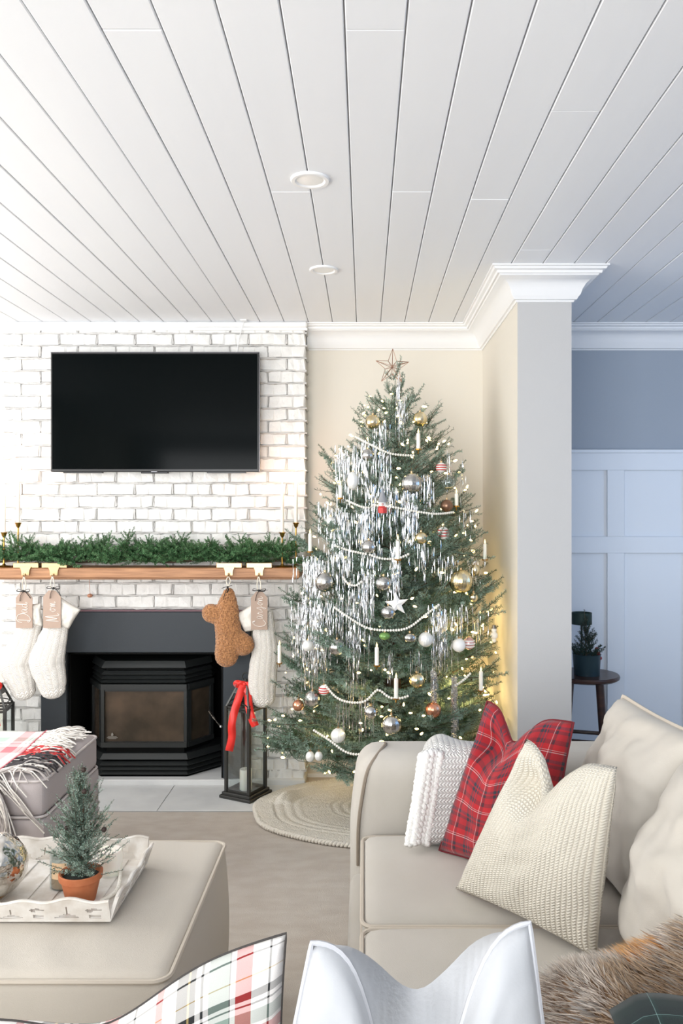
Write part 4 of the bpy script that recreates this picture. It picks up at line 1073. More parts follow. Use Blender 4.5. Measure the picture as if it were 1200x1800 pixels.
def stock(name, lab, path, Ys, hook, matn, cuff, tagq, text, bow, flat=.45, loops=True):
    Y = Ys
    pts = [P(x, y, Y) for x, y, r in path]; rad = [r*Y/F for x, y, r in path]
    cp = cat([p[:] for p in pts], 6); cr = np.interp(np.linspace(0, len(rad)-1, len(cp)), range(len(rad)), rad)
    t = thing(name, pts[0], lab, 'stocking')
    g = G(); V0 = len(cp)
    tube(g, cp, cr, n=28, flat=flat, up=(0, 1, 0), uv=True, cap=False)
    # rounded toe cap
    V = g.V[0]; d = cp[-1]-cp[-2]; d = d/np.linalg.norm(d); c = cp[-1]; ring = V[-28:]
    for k in range(1, 6):
        a = k/5*PI/2; rg = c+(ring-c)*max(.001, math.cos(a))+d*cr[-1]*.8*math.sin(a); V = np.concatenate([V, rg])
    Fc = list(g.F); base = (V0-1)*28
    for k in range(5):
        for i in range(28): Fc.append((base+k*28+i, base+k*28+(i+1) % 28, base+(k+1)*28+(i+1) % 28, base+(k+1)*28+i))
    U = np.concatenate([g.U[0], np.tile(g.U[0][-28:], (5, 1))+np.repeat(np.arange(1, 6), 28)[:, None]*np.array([0, .006])])
    amp = .006 if matn == 'boucle' else .003
    V = np.array([p+np.array([nz(p[0]*40, p[2]*40, 2), nz(p[0]*50, p[2]*50, 7)*.8-.0, 0])*amp+np.array([0, -.004*abs(math.sin((i % 28)/28*2*PI*4+.6*math.sin(p[2]*120))), 0]) for i, p in enumerate(V)])
    g = G(); g.add(V, Fc, uv=U*np.array([1, 7])); o = obj('sock_body', g, [matn], t, smooth=True)
    if cuff:
        q = [P(x, y, Y-.012) for x, y in cuff]; g, e = pillow_g(q[3], q[2], q[1], q[0], T=.045, n=16, pinch=.02, puffpow=.35, wr=.004, seed=len(lab))
        o = obj('cuff', g, ['cuff'], t, smooth=True); add_mod_weld(o)
    # hanging cord
    top = pts[0]+Vector((0, -.02, 0)) if not tagq else P((tagq[0]+tagq[2])/2, tagq[1]+2, Y-.035)
    g = G()
    for s in (-1, 1): tube(g, cat([hook+Vector((0, 0, .003)), (hook+top)/2+Vector((s*.009, 0, 0)), top+Vector((s*.004, 0, 0))], 6), .0026, n=6)
    obj('hanging_cord', g, ['string'], t)
    if tagq:
        x0, y0_, x1, y1_ = tagq; Yt = Y-.04; a, b = P(x0, y1_, Yt), P(x1, y0_, Yt); wd = b.x-a.x
        g = G(); prism(g, [(a.x, a.z), (b.x, a.z), (b.x, b.z-.03), (b.x-wd*.3, b.z), (a.x+wd*.3, b.z), (a.x, b.z-.03)], Yt-.0015, Yt+.0015)
        tg = obj('name_tag', g, ['tag'], t, smooth=False, label='taupe wooden name tag lettered '+text)
        write(text, a, b, Yt-.0025, tg)
    g = G(); bx, by = bow; c = P(bx, by, Y-.045)
    def rib(pp, r=.0034): tube(g, cat([c+Vector(p) for p in pp], 5), r, n=5, flat=.35)
    rib([(0, 0, 0), (-.022, -.006, .010), (-.030, -.003, 0), (0, 0, -.002)]); rib([(0, 0, 0), (.02, -.006, .008), (.032, -.004, .009), (.026, 0, -.003), (0, 0, -.002)])
    rib([(0, 0, 0), (-.012, -.003, -.022), (-.018, 0, -.05)]); rib([(0, 0, 0), (.018, -.003, -.010), (.036, 0, -.036)] if text != 'Carson' else [(0, 0, 0), (.02, -.003, .002), (.042, 0, .002)]); ball(g, c, .006, 8)
    obj('bow', g, ['blackribbon'], t, smooth=True)
    return t
# handwriting strokes, drawn in a unit box per letter: x along the word, y up
GL = {
 'D': [[(.28, .95), (.22, .1), (.12, .05), (.3, .0)], [(.0, .62), (.2, .98), (.75, .95), (.95, .5), (.6, .08), (.2, .02), (.05, .16), (.2, .2)]],
 'a': [[(.6, .42), (.3, .5), (.05, .2), (.25, .02), (.55, .25), (.62, .42), (.62, .1), (.8, .02), (1.0, .2)]],
 'd': [[(.55, .4), (.25, .45), (.05, .2), (.25, .02), (.5, .2), (.62, 1.0), (.58, .15), (.75, .02), (.95, .2)]],
 'M': [[(.0, .0), (.12, .9), (.3, .1), (.5, .95), (.62, .02), (.85, .1)]],
 'o': [[(.4, .45), (.08, .25), (.3, .02), (.6, .25), (.4, .46), (.7, .4), (1.0, .36)]],
 'm': [[(.0, .4), (.08, .02), (.12, .3), (.28, .44), (.34, .02), (.4, .3), (.56, .44), (.62, .05), (.9, .12)]],
 'n': [[(.0, .4), (.08, .02), (.14, .3), (.42, .44), (.5, .06), (.7, .02), (1.0, .2)]],
 'C': [[(.55, .95), (.75, .78), (.6, .98), (.15, .75), (.05, .3), (.4, .0), (.9, .2)]],
 'r': [[(.0, .1), (.2, .45), (.25, .36), (.5, .38), (.48, .08), (.7, .06), (1.0, .2)]],
 's': [[(.0, .1), (.4, .52), (.55, .2), (.35, -.25), (.2, -.1), (.5, .05), (1.0, .2)]],
}
def write(text, a, b, y, parent):
    """letters run upwards along the tag, as lettered in the photo"""
    g = G(); wd = b.x-a.x; ht = b.z-a.z; m = {'Dad': (.15, .72), 'Mom': (.18, .72), 'Carson': (.08, .88)}[text]
    ws = [1.7 if c.isupper() else 1.0 for c in text]; tot = sum(ws); z = a.z+ht*m[0]; k = ht*(m[1]-m[0])/tot
    for c, w_ in zip(text, ws):
        for st in GL[c]:
            S = wd*.82 if c.isupper() else wd*.72
            x_base = b.x-wd*(.10 if c.isupper() else .27)
            pts = [(x_base-py*S, y, z+px*k*w_) for px, py in st]
            tube(g, cat(pts, 6), .0024 if c.isupper() else .0019, n=5, flat=.5)
        z += k*w_
    obj('lettering', g, ['inkwhite'], parent, smooth=True)
YS = 4.02
stock('knit_stocking', 'cream cable-knit stocking with a wooden tag reading Dad', [(62, 1068, 18), (52, 1105, 21), (42, 1135, 26), (30, 1165, 31), (36, 1192, 27), (42, 1214, 21)], 4.085, h1, 'sockknit',
      [(50, 1062), (72, 1060), (76, 1102), (52, 1100)], (28, 1040, 57, 1104), 'Dad', (41, 1039))
stock('knit_stocking', 'cream cable-knit stocking with a wooden tag reading Mom', [(100, 1072, 19), (98, 1105, 22), (90, 1135, 27), (83, 1163, 32), (89, 1190, 28), (93, 1210, 23)], YS, h2, 'sockknit',
      [(98, 1043), (142, 1072), (121, 1106), (92, 1096)], (76, 1038, 107, 1104), 'Mom', (94, 1034))
stock('knit_stocking', 'cream fuzzy knit stocking with a wooden tag reading Carson', [(462, 1075, 17), (464, 1110, 20), (466, 1140, 22), (463, 1170, 25), (461, 1200, 25), (462, 1226, 22)], YS+.02, h4, 'sockknit',
      [(452, 1056), (413, 1080), (430, 1111), (462, 1108)], (441, 1040, 470, 1107), 'Carson', (455, 1038))
# tan boucle stocking: a dog-bone shape, one remeshed body
bn = thing('boucle_stocking', P(402, 1040, YS-.01), 'tan boucle dog-bone shaped stocking hanging from the mantel', 'stocking')
g = G()
def lobe(path, flat=.5):
    pts = cat([P(x, y, YS-.01)[:] for x, y, r in path], 5); rr_ = np.interp(np.linspace(0, len(path)-1, len(pts)), range(len(path)), [r*4.0/F for x, y, r in path]); tube(g, pts, rr_, n=16, flat=flat, up=(0, 1, 0))
    for e, r_ in ((pts[0], rr_[0]), (pts[-1], rr_[-1])):
        n0 = g.n; ball(g, e, r_, 12); g.V[-1] = np.array(e)+(g.V[-1]-np.array(e))*np.array([1, flat, 1])
lobe([(402, 1044, 11), (400, 1065, 19), (399, 1095, 23), (402, 1120, 24), (398, 1152, 21)]); lobe([(400, 1085, 18), (371, 1078, 17)]); lobe([(408, 1122, 22), (427, 1133, 20)])
o = obj('bone_body', g, ['boucle'], bn, smooth=True); md = o.modifiers.new('r', 'REMESH'); md.mode = 'VOXEL'; md.voxel_size = .0045; md.use_smooth_shade = True
md = o.modifiers.new('sm', 'SMOOTH'); md.iterations = 5
tx = bpy.data.textures.new('boucle_loops', 'CLOUDS'); tx.noise_scale = .009
md = o.modifiers.new('d', 'DISPLACE'); md.texture = tx; md.strength = .007; md.mid_level = .5
g = G()
for s in (-1, 1): tube(g, cat([h3, (h3+P(401, 1030, YS-.03))/2+Vector((s*.010, 0, 0)), P(401, 1032, YS-.03)], 5), .0026, n=6)
obj('hanging_cord', g, ['string'], bn)
g = G(); c = P(400, 1032, YS-.045)
for pp in ([(0, 0, 0), (-.015, -.004, .0), (-.028, -.003, -.006)], [(0, 0, 0), (.012, -.006, .006), (.022, -.004, .008)], [(0, 0, 0), (-.010, -.003, -.022), (-.022, 0, -.062)], [(0, 0, 0), (.003, -.003, -.014), (-.004, 0, -.028)]): tube(g, cat([c+Vector(p) for p in pp], 5), .0042, n=5, flat=.35)
ball(g, c, .0055, 8); obj('bow', g, ['blackribbon'], bn, smooth=True)
c = P(158, 1047, 4.225); g = G(); ball(g, c, .014, 12, sz=.75); tube(g, [c+Vector((0, 0, .008)), P(157, 1017, 4.225)], .0012, n=5)
tag(obj('wooden_ornament', g, [mat('copper_wood', (196, 140, 110), .4)]), 'tiny round copper-brown ornament hanging below the oak mantel', 'ornament')

# ================================================================ LANTERNS
def lantern(c, ang, lab, labc, grp='grey metal lanterns on the hearth'):
    t = thing('lantern', c, lab, 'lantern', grp)
    rot = Matrix.Rotation(ang, 4, 'Z'); T_ = lambda g: [setattr_(g)]
    def place(g, name, m, parent=t, **k):
        g.V = [np.array([(rot @ Vector(p)+Vector(c))[:] for p in v]) for v in g.V]; return obj(name, g, m, parent, **k)
    B = .095; bw = .075; z0, zs = .030, .455
    g = G(); cbox(g, -B, B, -B, B, 0, .016, .003); cbox(g, -.086, .086, -.086, .086, .014, z0, .003); place(g, 'base', ['lanternmetal'])
    for sx in (-1, 1):
        for sy in (-1, 1):
            g = G(); x, y = sx*(bw-.006), sy*(bw-.006); cbox(g, x-.0075, x+.0075, y-.0075, y+.0075, z0, zs, .001); place(g, 'post', ['lanternmetal'])
            g = G(); tube(g, [(x, y, zs-.004), (sx*.026, sy*.026, zs+.105)], .0062, n=4); place(g, 'roof_strut', ['lanternmetal'])
    for s in (-1, 1):
        for ax in (0, 1):
            g = G()
            for za, zb_ in ((z0, z0+.012), (zs-.024, zs-.014), (zs-.010, zs)):
                a, b = (-bw+.004, bw-.004), (s*(bw-.008)-.004, s*(bw-.008)+.004)
                if ax == 0: cbox(g, *a, *b, za, zb_, .001)
                else: cbox(g, *b, *a, za, zb_, .001)
            place(g, 'rail', ['lanternmetal'])
            g = G(); v = s*(bw-.006)
            if ax == 0: g.add([(-bw+.01, v, z0+.01), (bw-.01, v, z0+.01), (bw-.01, v, zs-.02), (-bw+.01, v, zs-.02)], [(0, 1, 2, 3)])
            else: g.add([(v, -bw+.01, z0+.01), (v, bw-.01, z0+.01), (v, bw-.01, zs-.02), (v, -bw+.01, zs-.02)], [(0, 1, 2, 3)])
            place(g, 'glass_pane', ['glass'], smooth=False)
            g = G(); arc = [(bw-.012)*math.cos(q) for q in np.linspace(PI, 0, 9)]; pts = [(u, v, zs+.022*math.sin(q)) for u, q in zip(arc, np.linspace(PI, 0, 9))]
            if ax: pts = [(p[1], p[0], p[2]) for p in pts]
            tube(g, pts, .003, n=5); place(g, 'arch', ['lanternmetal'])
    g = G(); h0, h1_ = .047, .020
    g.add([(sx*h0, sy*h0, zs+.062) for sx, sy in ((-1, -1), (1, -1), (1, 1), (-1, 1))]+[(sx*h1_, sy*h1_, zs+.114) for sx, sy in ((-1, -1), (1, -1), (1, 1), (-1, 1))],
          [(0, 1, 5, 4), (1, 2, 6, 5), (2, 3, 7, 6), (3, 0, 4, 7), (4, 5, 6, 7), (3, 2, 1, 0)]); lathe(g, [(.022, .114+zs), (.012, .12+zs), (.008, .128+zs)], (0, 0, 0), 12); place(g, 'roof', ['lanternmetal'], smooth=False)
    g = G(); tube(g, [(.021*math.cos(a), 0, zs+.138+.021*math.sin(a)) for a in np.linspace(0, 2*PI, 20)[:-1]], .0032, n=6, closed=True); place(g, 'ring_handle', ['lanternmetal'])
    # ribbon: bow and two tails, facing the room
    g = G(); f = Matrix.Rotation(-ang, 4, 'Z'); 
    def ribn(pp, w_=.010):
        w_ *= 1.8
        pp = cat(pp, 7); Vv = []; 
        for i, p in enumerate(pp):
            d = pp[min(i+1, len(pp)-1)]-pp[max(i-1, 0)]; n_ = np.array([d[2], 0, -d[0]]); n_ = n_/(np.linalg.norm(n_)+1e-9)*w_; n_[1] = .004*math.sin(i*.7)
            Vv += [(f @ Vector(p-n_))[:], (f @ Vector(p+n_))[:]]
        g.add(Vv, [(2*i, 2*i+1, 2*i+3, 2*i+2) for i in range(len(pp)-1)])
    zt_ = zs+.108; y = -.036
    ribn([(0, y, zt_), (-.02, y-.006, zt_+.006), (-.040, y-.004, zt_+.008), (-.042, y, zt_-.002), (-.02, y+.004, zt_-.004), (0, y, zt_)], .008)
    ribn([(0, y, zt_), (.02, y-.006, zt_), (.040, y-.004, zt_+.004), (.038, y, zt_-.008), (.02, y+.004, zt_-.008), (0, y, zt_)], .008)
    ribn([(-.002, y, zt_), (-.012, y-.012, zt_-.02), (-.034, y-.045, zt_-.09), (-.052, y-.068, zt_-.17), (-.052, y-.072, zt_-.24), (-.066, y-.074, zt_-.31)], .0105)
    ribn([(.002, y, zt_), (.014, y-.012, zt_-.03), (.026, y-.045, zt_-.09), (.040, y-.064, zt_-.14), (.062, y-.07, zt_-.19)], .0105)
    g.add(*box_(-.007, .007, y-.006, y+.002, zt_-.008, zt_+.008, f))
    o = place(g, 'ribbon', ['red'], smooth=True); md = o.modifiers.new('s', 'SOLIDIFY'); md.thickness = .001
    cc = (c[0], c[1], c[2]+z0+.0); k = thing('pillar_candle', cc, labc, 'candle', 'pillar candles in the lanterns')
    g = G(); lathe(g, [(.001, 0), (.030, 0), (.031, .003), (.031, .098), (.029, .102), (.010, .098), (.001, .098)], cc, 28); obj('wax_body', g, ['wax'], k)
    g = G(); tube(g, [(cc[0], cc[1], cc[2]+.097), (cc[0]+.001, cc[1], cc[2]+.107)], .001, n=5); obj('wick', g, ['black'], k)
def box_(x0, x1, y0, y1, z0, z1, f):
    V = [(f @ Vector((x, y, z)))[:] for z in (z0, z1) for y in (y0, y1) for x in (x0, x1)]
    return V, [(0, 2, 3, 1), (4, 5, 7, 6), (0, 1, 5, 4), (2, 6, 7, 3), (0, 4, 6, 2), (1, 3, 7, 5)]
lantern((-.594, 4.082, .008), math.radians(-28), 'grey metal glass lantern with red ribbon standing beside the tree', 'white pillar candle inside the lantern beside the tree')
lantern((-1.845, 4.06, .008), math.radians(8), 'grey metal lantern with red ribbon at the left edge behind the footstool', 'white pillar candle inside the lantern behind the footstool')

# ================================================================ TREE SKIRT
sk = thing('tree_skirt', (.08, 3.88, .004), 'round cream cable-knit tree skirt spread on the floor and hearth', 'tree skirt')
SKC = (.08, 3.88)
def skr(a): return (.60*(1+.012*math.sin(a*9)), .435*(1+.010*math.sin(a*7+1)))
g = G(); nr_, na = 90, 260; V = []
for i in range(nr_+1):
    r = .06+.94*i/nr_
    for j in range(na):
        a = 2*PI*j/na; rx, ry = skr(a); x = SKC[0]+rx*r*math.cos(a); y = SKC[1]+ry*r*math.sin(a)
        cable = .0045*abs(math.sin(r*PI*13))*(.7+.5*abs(math.sin(a*52+ (int(r*13) % 2)*1.5)))
        if .42 < r < .62: cable = .004*abs(math.sin(a*58))
        if r > .86: cable = .006*abs(math.sin(a*75+r*8))*(1 if r < .97 else .8)+.003
        fold = .012*max(0, nz(x*4+3, y*5, 0))+.035*math.exp(-((r-.80)/.07)**2)*max(0, math.sin(a-.35-PI/2+1.0)*1)*(.6+.6*nz(a*3, r*6, 2))*(1 if y > 3.9 else .0)
        V.append((x, min(y, 4.375 if x > CX1 else 4.25), .018+cable+fold))
Fc = [(i*na+j, i*na+(j+1) % na, (i+1)*na+(j+1) % na, (i+1)*na+j) for i in range(nr_) for j in range(na)]
g.add(V, Fc); obj('knit_panel', g, ['skirt'], sk, smooth=True)
g = G(); 
for ph in (0, PI):
    pts = []
    for j in range(700):
        a = 2*PI*j/700; rx, ry = skr(a); k = 1.0+.012*math.cos(a*110+ph); pts.append((SKC[0]+rx*k*math.cos(a), min(SKC[1]+ry*k*math.sin(a), 4.37), .014+.006*math.sin(a*110+ph)))
    tube(g, pts, .008, n=6, closed=True)
obj('rope_edge', g, ['skirt'], sk, smooth=True)

# ================================================================ CHRISTMAS TREE
TC = Vector((.138, 3.86, 0))
tree = thing('christmas_tree', TC, 'tall decorated fir Christmas tree with tinsel between chimney and column', 'tree')
g = G(); tube(g, [(TC.x, TC.y, .01), (TC.x, TC.y, 1.2), (TC.x+.02, TC.y, 1.98)], [.045, .028, .004], n=10); obj('trunk', g, ['barkm'], tree)
g = G(); lathe(g, [(.001, 0), (.16, 0), (.15, .02), (.07, .07), (.06, .12)], (TC.x, TC.y, .035), 20); obj('stand', g, ['steel'], tree)
TZ0, TZ1 = .30, 2.07
def trad(z):
    return float(np.interp(z, [.20, .35, .60, .81, 1.08, 1.29, 1.48, 1.70, 1.80, 1.97, 2.04, 2.1], [.58, .61, .57, .52, .485, .44, .37, .30, .215, .125, .07, .0]))
Ls = (.16, .24, .34, .46, .58)
bms = {L: [mesh('branch', branch_g(L, int(L*100)+7*s, nl=.0165, nw=.0030, dens=760, side=.36, step=.072, droop=.03, sp=1.5), ['barkm', 'needle_tree'], smooth=False) for s in range(3)] for L in Ls}
rt = random.Random(44); nb = 0
tiers = 21
cnt = []
for ti in range(tiers):
    f = ti/(tiers-1); z = TZ0-.0+(TZ1-TZ0)*f**.93; n = int(round(15*(1-f)**.7+3)); cnt.append((z, n, f))
for z, n, f in cnt:
    ph = rt.random()*6.28
    for k in range(n):
        a = ph+2*PI*k/n+rt.uniform(-.12, .12); el = .10+.62*f+rt.uniform(-.12, .15)
        if f > .93: el = .95+rt.uniform(-.2, .2)
        Lr = trad(z+.1*math.sin(el))
        for _ in range(4): Lr = .5*Lr+.5*trad(z+Lr*math.tan(min(el, 1.1)))
        Lr = max(Lr, .05)*rt.choice((1.13, 1.0, .92, 1.04, .8))*rt.uniform(.94, 1.05)
        d = Vector((math.cos(a)*math.cos(el), math.sin(a)*math.cos(el), math.sin(el)))
        # keep clear of the two walls
        lim = 9
        if d.x > 0: lim = min(lim, (PX0-.03-TC.x)/d.x)
        if d.y > 0: lim = min(lim, (BACK-.04-TC.y)/d.y)
        if d.x < 0 and d.y > 0: lim = min(lim, (CHF-.04-TC.y)/d.y) if d.x*.5+TC.x < CX1+.05 else lim
        Lb = min(Lr/max(.35, math.cos(el)), lim)
        if f > .86: Lb = min(Lb, .26)
        L0 = min(Ls, key=lambda q: abs(q-Lb*.98)); s = Lb/L0
        start = Vector((TC.x, TC.y, z-.02))+d*min(.02, Lb*.1)
        if s > 1.12: start += d*(Lb-L0*1.12); s = 1.12
        m = Matrix.Translation(start) @ frame(d).to_4x4() @ Matrix.Rotation(rt.uniform(-.35, .35), 4, 'X') @ Matrix.Scale(s, 4)
        inst('branch', rt.choice(bms[L0]), m, tree); nb += 1
# long finger-like tips that break the outline
fm_ = [mesh('branch', branch_g(.30, 300+s, nl=.018, nw=.0034, dens=900, side=.30, step=.11, droop=.01, sp=1.5, stem=.003), ['barkm', 'needle_tree'], smooth=False) for s in range(4)]
for x, y, el, Yt in ((813, 803, .15, 3.8), (833, 877, .45, 3.75), (785, 745, .2, 3.84), (750, 678, .85, 3.84), (640, 704, .15, 3.84), (592, 796, .3, 3.84), (606, 780, .5, 3.7), (565, 884, .2, 3.85), (527, 975, .1, 3.75), (508, 1073, .0, 3.8), (852, 938, .5, 3.75), (866, 992, -.3, 3.7),
                     (877, 1028, .75, 3.58), (889, 1046, .6, 3.55), (891, 1085, .05, 3.53), (893, 1196, .05, 3.50), (882, 1168, .5, 3.58), (482, 1150, .5, 3.72), (442, 1276, .05, 3.68), (446, 1306, .0, 3.66), (450, 1328, -.1, 3.70), (470, 1204, .45, 3.7), (840, 1160, -.3, 3.6),
                     (768, 750, .6, 3.75), (655, 690, .9, 3.82), (795, 715+60, .6, 3.8), (860, 905+40, .3, 3.85), (733, 690, 1.0, 3.8), (575, 930, .3, 3.6), (520, 1010, .1, 3.7), (610, 1330, -.1, 3.55), (480, 1320, .0, 3.9)):
    t_ = P(x, y, Yt); sgn = 1 if t_.x > TC.x else -1
    d = Vector((sgn*math.cos(el), -.12 if Yt > 3.7 else -.35, math.sin(el))).normalized(); L_ = .30 if y > 780 else .22
    if t_.x > .6 and Yt < 3.6: d = Vector((.75*math.cos(el), -.6, math.sin(el))).normalized()
    inst('branch', rt.choice(fm_), Matrix.Translation(t_-d*L_) @ frame(d).to_4x4() @ Matrix.Rotation(rt.uniform(-.5, .5), 4, 'X') @ Matrix.Scale(L_/.30, 4), tree)
t_ = P(703, 652, 3.86); inst('branch', fm_[0], Matrix.Translation(t_-Vector((0, 0, .26))) @ frame((0.02, 0, 1)).to_4x4() @ Matrix.Scale(.26/.30, 4), tree)
t_ = P(700, 690, 3.85); inst('branch', fm_[2], Matrix.Translation(t_-Vector((.02, 0, .25))) @ frame((0.08, 0, 1)).to_4x4() @ Matrix.Rotation(1.4, 4, 'X') @ Matrix.Scale(.26/.30, 4), tree)
# second layer of short inner sprays that fill the crown, joined as one part
g = G()
for z, n, f in [(.36+i*.105, 13-int(i*.62), i/15) for i in range(15)]:
    for k in range(n):
        a = rt.uniform(0, 2*PI); rr_ = trad(z)*rt.uniform(.45, .78); el = rt.uniform(.3, .9)
        p = Vector((TC.x+rr_*math.cos(a), TC.y+rr_*math.sin(a), z)); p.x = min(p.x, PX0-.18); p.y = min(p.y, BACK-.2)
        d = Vector((math.cos(a)*math.cos(el), math.sin(a)*math.cos(el), math.sin(el)))
        L_ = .15
        for j in range(3):
            dd = (d+Vector((rt.uniform(-.6, .6), rt.uniform(-.6, .6), rt.uniform(-.3, .3)))).normalized()
            twigmesh(g, [p+dd*L_*t for t in (0, .3, .6, 1)], .019, .0026, 330, rnd=rt, stem=.0018)
obj('inner_sprays', g, ['barkm', 'needle_tree'], tree, smooth=False, kind='stuff')
def on_tree(px, py, out=.0):
    """point on the front of the crown seen at this place of the photo"""
    Y = TC.y
    for _ in range(12):
        p = P(px, py, Y); R_ = trad(p.z)+out; dx = p.x-TC.x
        Y = .5*Y+.5*(TC.y-math.sqrt(max(.0, R_*R_-dx*dx))*.92)
    return P(px, py, Y)
# string lights
sl_ = thing('string_lights', TC, 'warm white fairy lights strung through the Christmas tree', 'lights')
bg = G(); lathe(bg, [(.0001, 0), (.0036, .003), (.0042, .008), (.003, .013), (.0004, .017)], (0, 0, 0), 7); bme = mesh('bulb', bg, ['bulb'])
rb = random.Random(9); wire = []
nbulb = 0
while nbulb < 235:
    z = .28+1.7*rb.random()**1.25; a = rb.uniform(PI*.92, 2.08*PI)
    if math.cos(a) < 0 and rb.random() < .35: continue
    r = trad(z)*rb.uniform(.72, 1.0); p = Vector((TC.x+r*math.cos(a), TC.y+r*math.sin(a), z))
    if p.x > PX0-.03: continue
    inst('bulb', bme, Matrix.Translation(p) @ Matrix.Rotation(rb.uniform(0, 3), 4, 'X') @ Matrix.Rotation(rb.uniform(0, 3), 4, 'Y') @ Matrix.Scale(rb.uniform(.8, 1.3), 4), sl_); nbulb += 1
g = G()
for k in range(11):
    pts = []
    for j in range(60):
        a = PI+2*PI*j/60; z = .32+k*.15+.15*j/60+.01*math.sin(j); r = trad(z)*.82; pts.append((min(TC.x+r*math.cos(a), PX0-.03), min(TC.y+r*math.sin(a), BACK-.05), z))
    tube(g, pts, .0014, n=3, cap=False)
obj('wire', g, ['needle_dark'], sl_)
for k, (x, y, z, e) in enumerate(((.42, 3.75, .62, 3.2), (.40, 4.1, .5, 3.0), (.42, 3.9, .95, 2.2), (-.1, 4.2, .35, 1.2), (.0, 3.45, .65, .5), (.38, 3.55, .9, .5), (.35, 4.0, 1.3, .7), (-.15, 3.65, .45, .5), (.3, 4.2, .85, 1.2))):
    d = bpy.data.lights.new('fairy_light_glow', 'POINT'); d.energy = e; d.color = (1, .70, .30); d.shadow_soft_size = .06
    o = bpy.data.objects.new('fairy_light_glow', d); COL.objects.link(o); o.parent = sl_; o.location = Vector((x, y, z))-TC
# star
sp_ = P(688, 655, 3.86); star = thing('star_topper', sp_, 'open copper wire star on the top of the Christmas tree', 'tree topper')
g = G(); c = P(689, 645, 3.855); ro, ri_ = .082, .034; tilt = -.12; O = []; I_ = []
for k in range(5):
    a = PI/2+tilt*.3+k*2*PI/5; O.append(c+Vector((ro*math.cos(a), .0, ro*1.05*math.sin(a)))); a += PI/5; I_.append(c+Vector((ri_*math.cos(a), 0, ri_*math.sin(a))))
for yy in (-1, 1):
    ctr = c+Vector((0, .022*yy, 0))
    for k in range(5): tube(g, [O[k], ctr], .0013, n=5); tube(g, [I_[k], ctr], .0011, n=5)
for k in range(5): tube(g, [O[k], I_[k]], .0014, n=5); tube(g, [I_[k], O[(k+1) % 5]], .0014, n=5)
obj('star_frame', g, ['wire'], star)
g = G(); tube(g, [c+Vector((.0, .01, -.03)), P(700, 668, 3.86), P(702, 685, 3.86)], .002, n=5); obj('clip', g, ['wire'], star)
# ---- ornaments, each by its place on the crown
OM = {}
def om(n, rgb, rough, metal, **k):
    OM[n] = mat('ornament_'+n, rgb, rough, metal, **k)
om('gold', (226, 204, 150), .2, 1, var=30, rgb2=(240, 232, 206)); om('silver', (222, 222, 220), .14, 1, var=34, rgb2=(170, 170, 168)); om('frost', (236, 236, 232), .5, .3, bump=(90, .6))
om('copper', (206, 128, 96), .25, .9, var=30, rgb2=(230, 180, 150)); om('bronze', (140, 108, 88), .3, .8); om('green', (120, 160, 90), .3, .3); om('redstripe', (200, 60, 56), .4, .1); om('white', (244, 242, 238), .5, 0); om('pink', (214, 170, 164), .3, .4)
capm = M['palebrass']
def bauble(px, py, r, m, lab, sz=1, kind='ball', m2=None):
    p = on_tree(px, py, .02); R_ = r*p.y/F
    t = thing('bauble' if kind in ('ball', 'ribbed', 'striped', 'clear') else kind, p, lab, 'ornament', 'ornaments on the Christmas tree')
    g = G()
    if kind == 'ribbed':
        n = 16; V = []; na_ = 48
        for i in range(n+1):
            th = PI*i/n
            for k in range(na_): a = 2*PI*k/na_; rr_ = R_*(1-.07*abs(math.sin(a*8))); V.append((p.x+rr_*math.sin(th)*math.cos(a), p.y+rr_*math.sin(th)*math.sin(a), p.z-R_*sz*math.cos(th)))
        g.add(V, [(i*na_+k, i*na_+(k+1) % na_, (i+1)*na_+(k+1) % na_, (i+1)*na_+k) for i in range(n) for k in range(na_)])
        obj('globe', g, [OM[m]], t, smooth=True)
    elif kind == 'clear': ball(g, p, R_, 20, sz); obj('globe', g, ['glass'], t, smooth=True); g = G(); lathe(g, [(.001, -R_*.9), (R_*.6, -R_*.75), (R_*.5, -R_*.6), (.001, -R_*.55)], p, 14); obj('gold_fill', g, [OM['gold']], t)
    else:
        ball(g, p, R_, 18, sz); obj('globe', g, [OM[m]], t, smooth=True)
    if m2:
        g = G()
        for k in (-.5, 0, .5): th = math.acos(k*.9); rr_ = R_*math.sin(th)+.0006; tube(g, [(p.x+rr_*math.cos(a), p.y+rr_*math.sin(a), p.z+R_*sz*k*.9) for a in np.linspace(0, 2*PI, 25)[:-1]], R_*.1, n=6, closed=True, flat=1.2)
        obj('band', g, [OM[m2]], t, smooth=True)
    g = G(); lathe(g, [(.0045, R_*sz-.001), (.0045, R_*sz+.006), (.001, R_*sz+.007)], p, 10); tube(g, [p+Vector((0, 0, R_*sz+.006)), p+Vector((.001, .006, R_*sz+.022))], .0007, n=4); obj('cap', g, [capm], t)
B = bauble
B(655, 742, 13, 'gold', 'gold mercury bauble high on the left side of the tree')
B(738, 737, 13, 'gold', 'gold mercury bauble high on the right side of the tree')
B(723, 850, 19, 'silver', 'large silver ribbed bauble in the upper middle of the tree', kind='ribbed', m2=None)
B(788, 848, 14, 'gold', 'clear glass bauble with gold inside near the tree right edge', kind='clear')
B(775, 822, 9, 'white', 'small red and white striped bauble above the clear glass bauble', m2='redstripe')
B(785, 889, 11, 'bronze', 'bronze brown bauble below the clear glass bauble')
B(648, 962, 13, 'silver', 'silver ribbed bauble above the middle of the tree', kind='ribbed')
B(674, 1026, 14, 'silver', 'round silver mercury bauble right above the white star ornament')
B(571, 1023, 18, 'silver', 'large silver bauble behind tinsel near the mantel end')
B(581, 917, 9, 'frost', 'small frosted bauble on the upper left under silver tinsel')
B(740, 946, 11, 'gold', 'small silver and gold bauble under the long hanging tinsel', kind='ribbed')
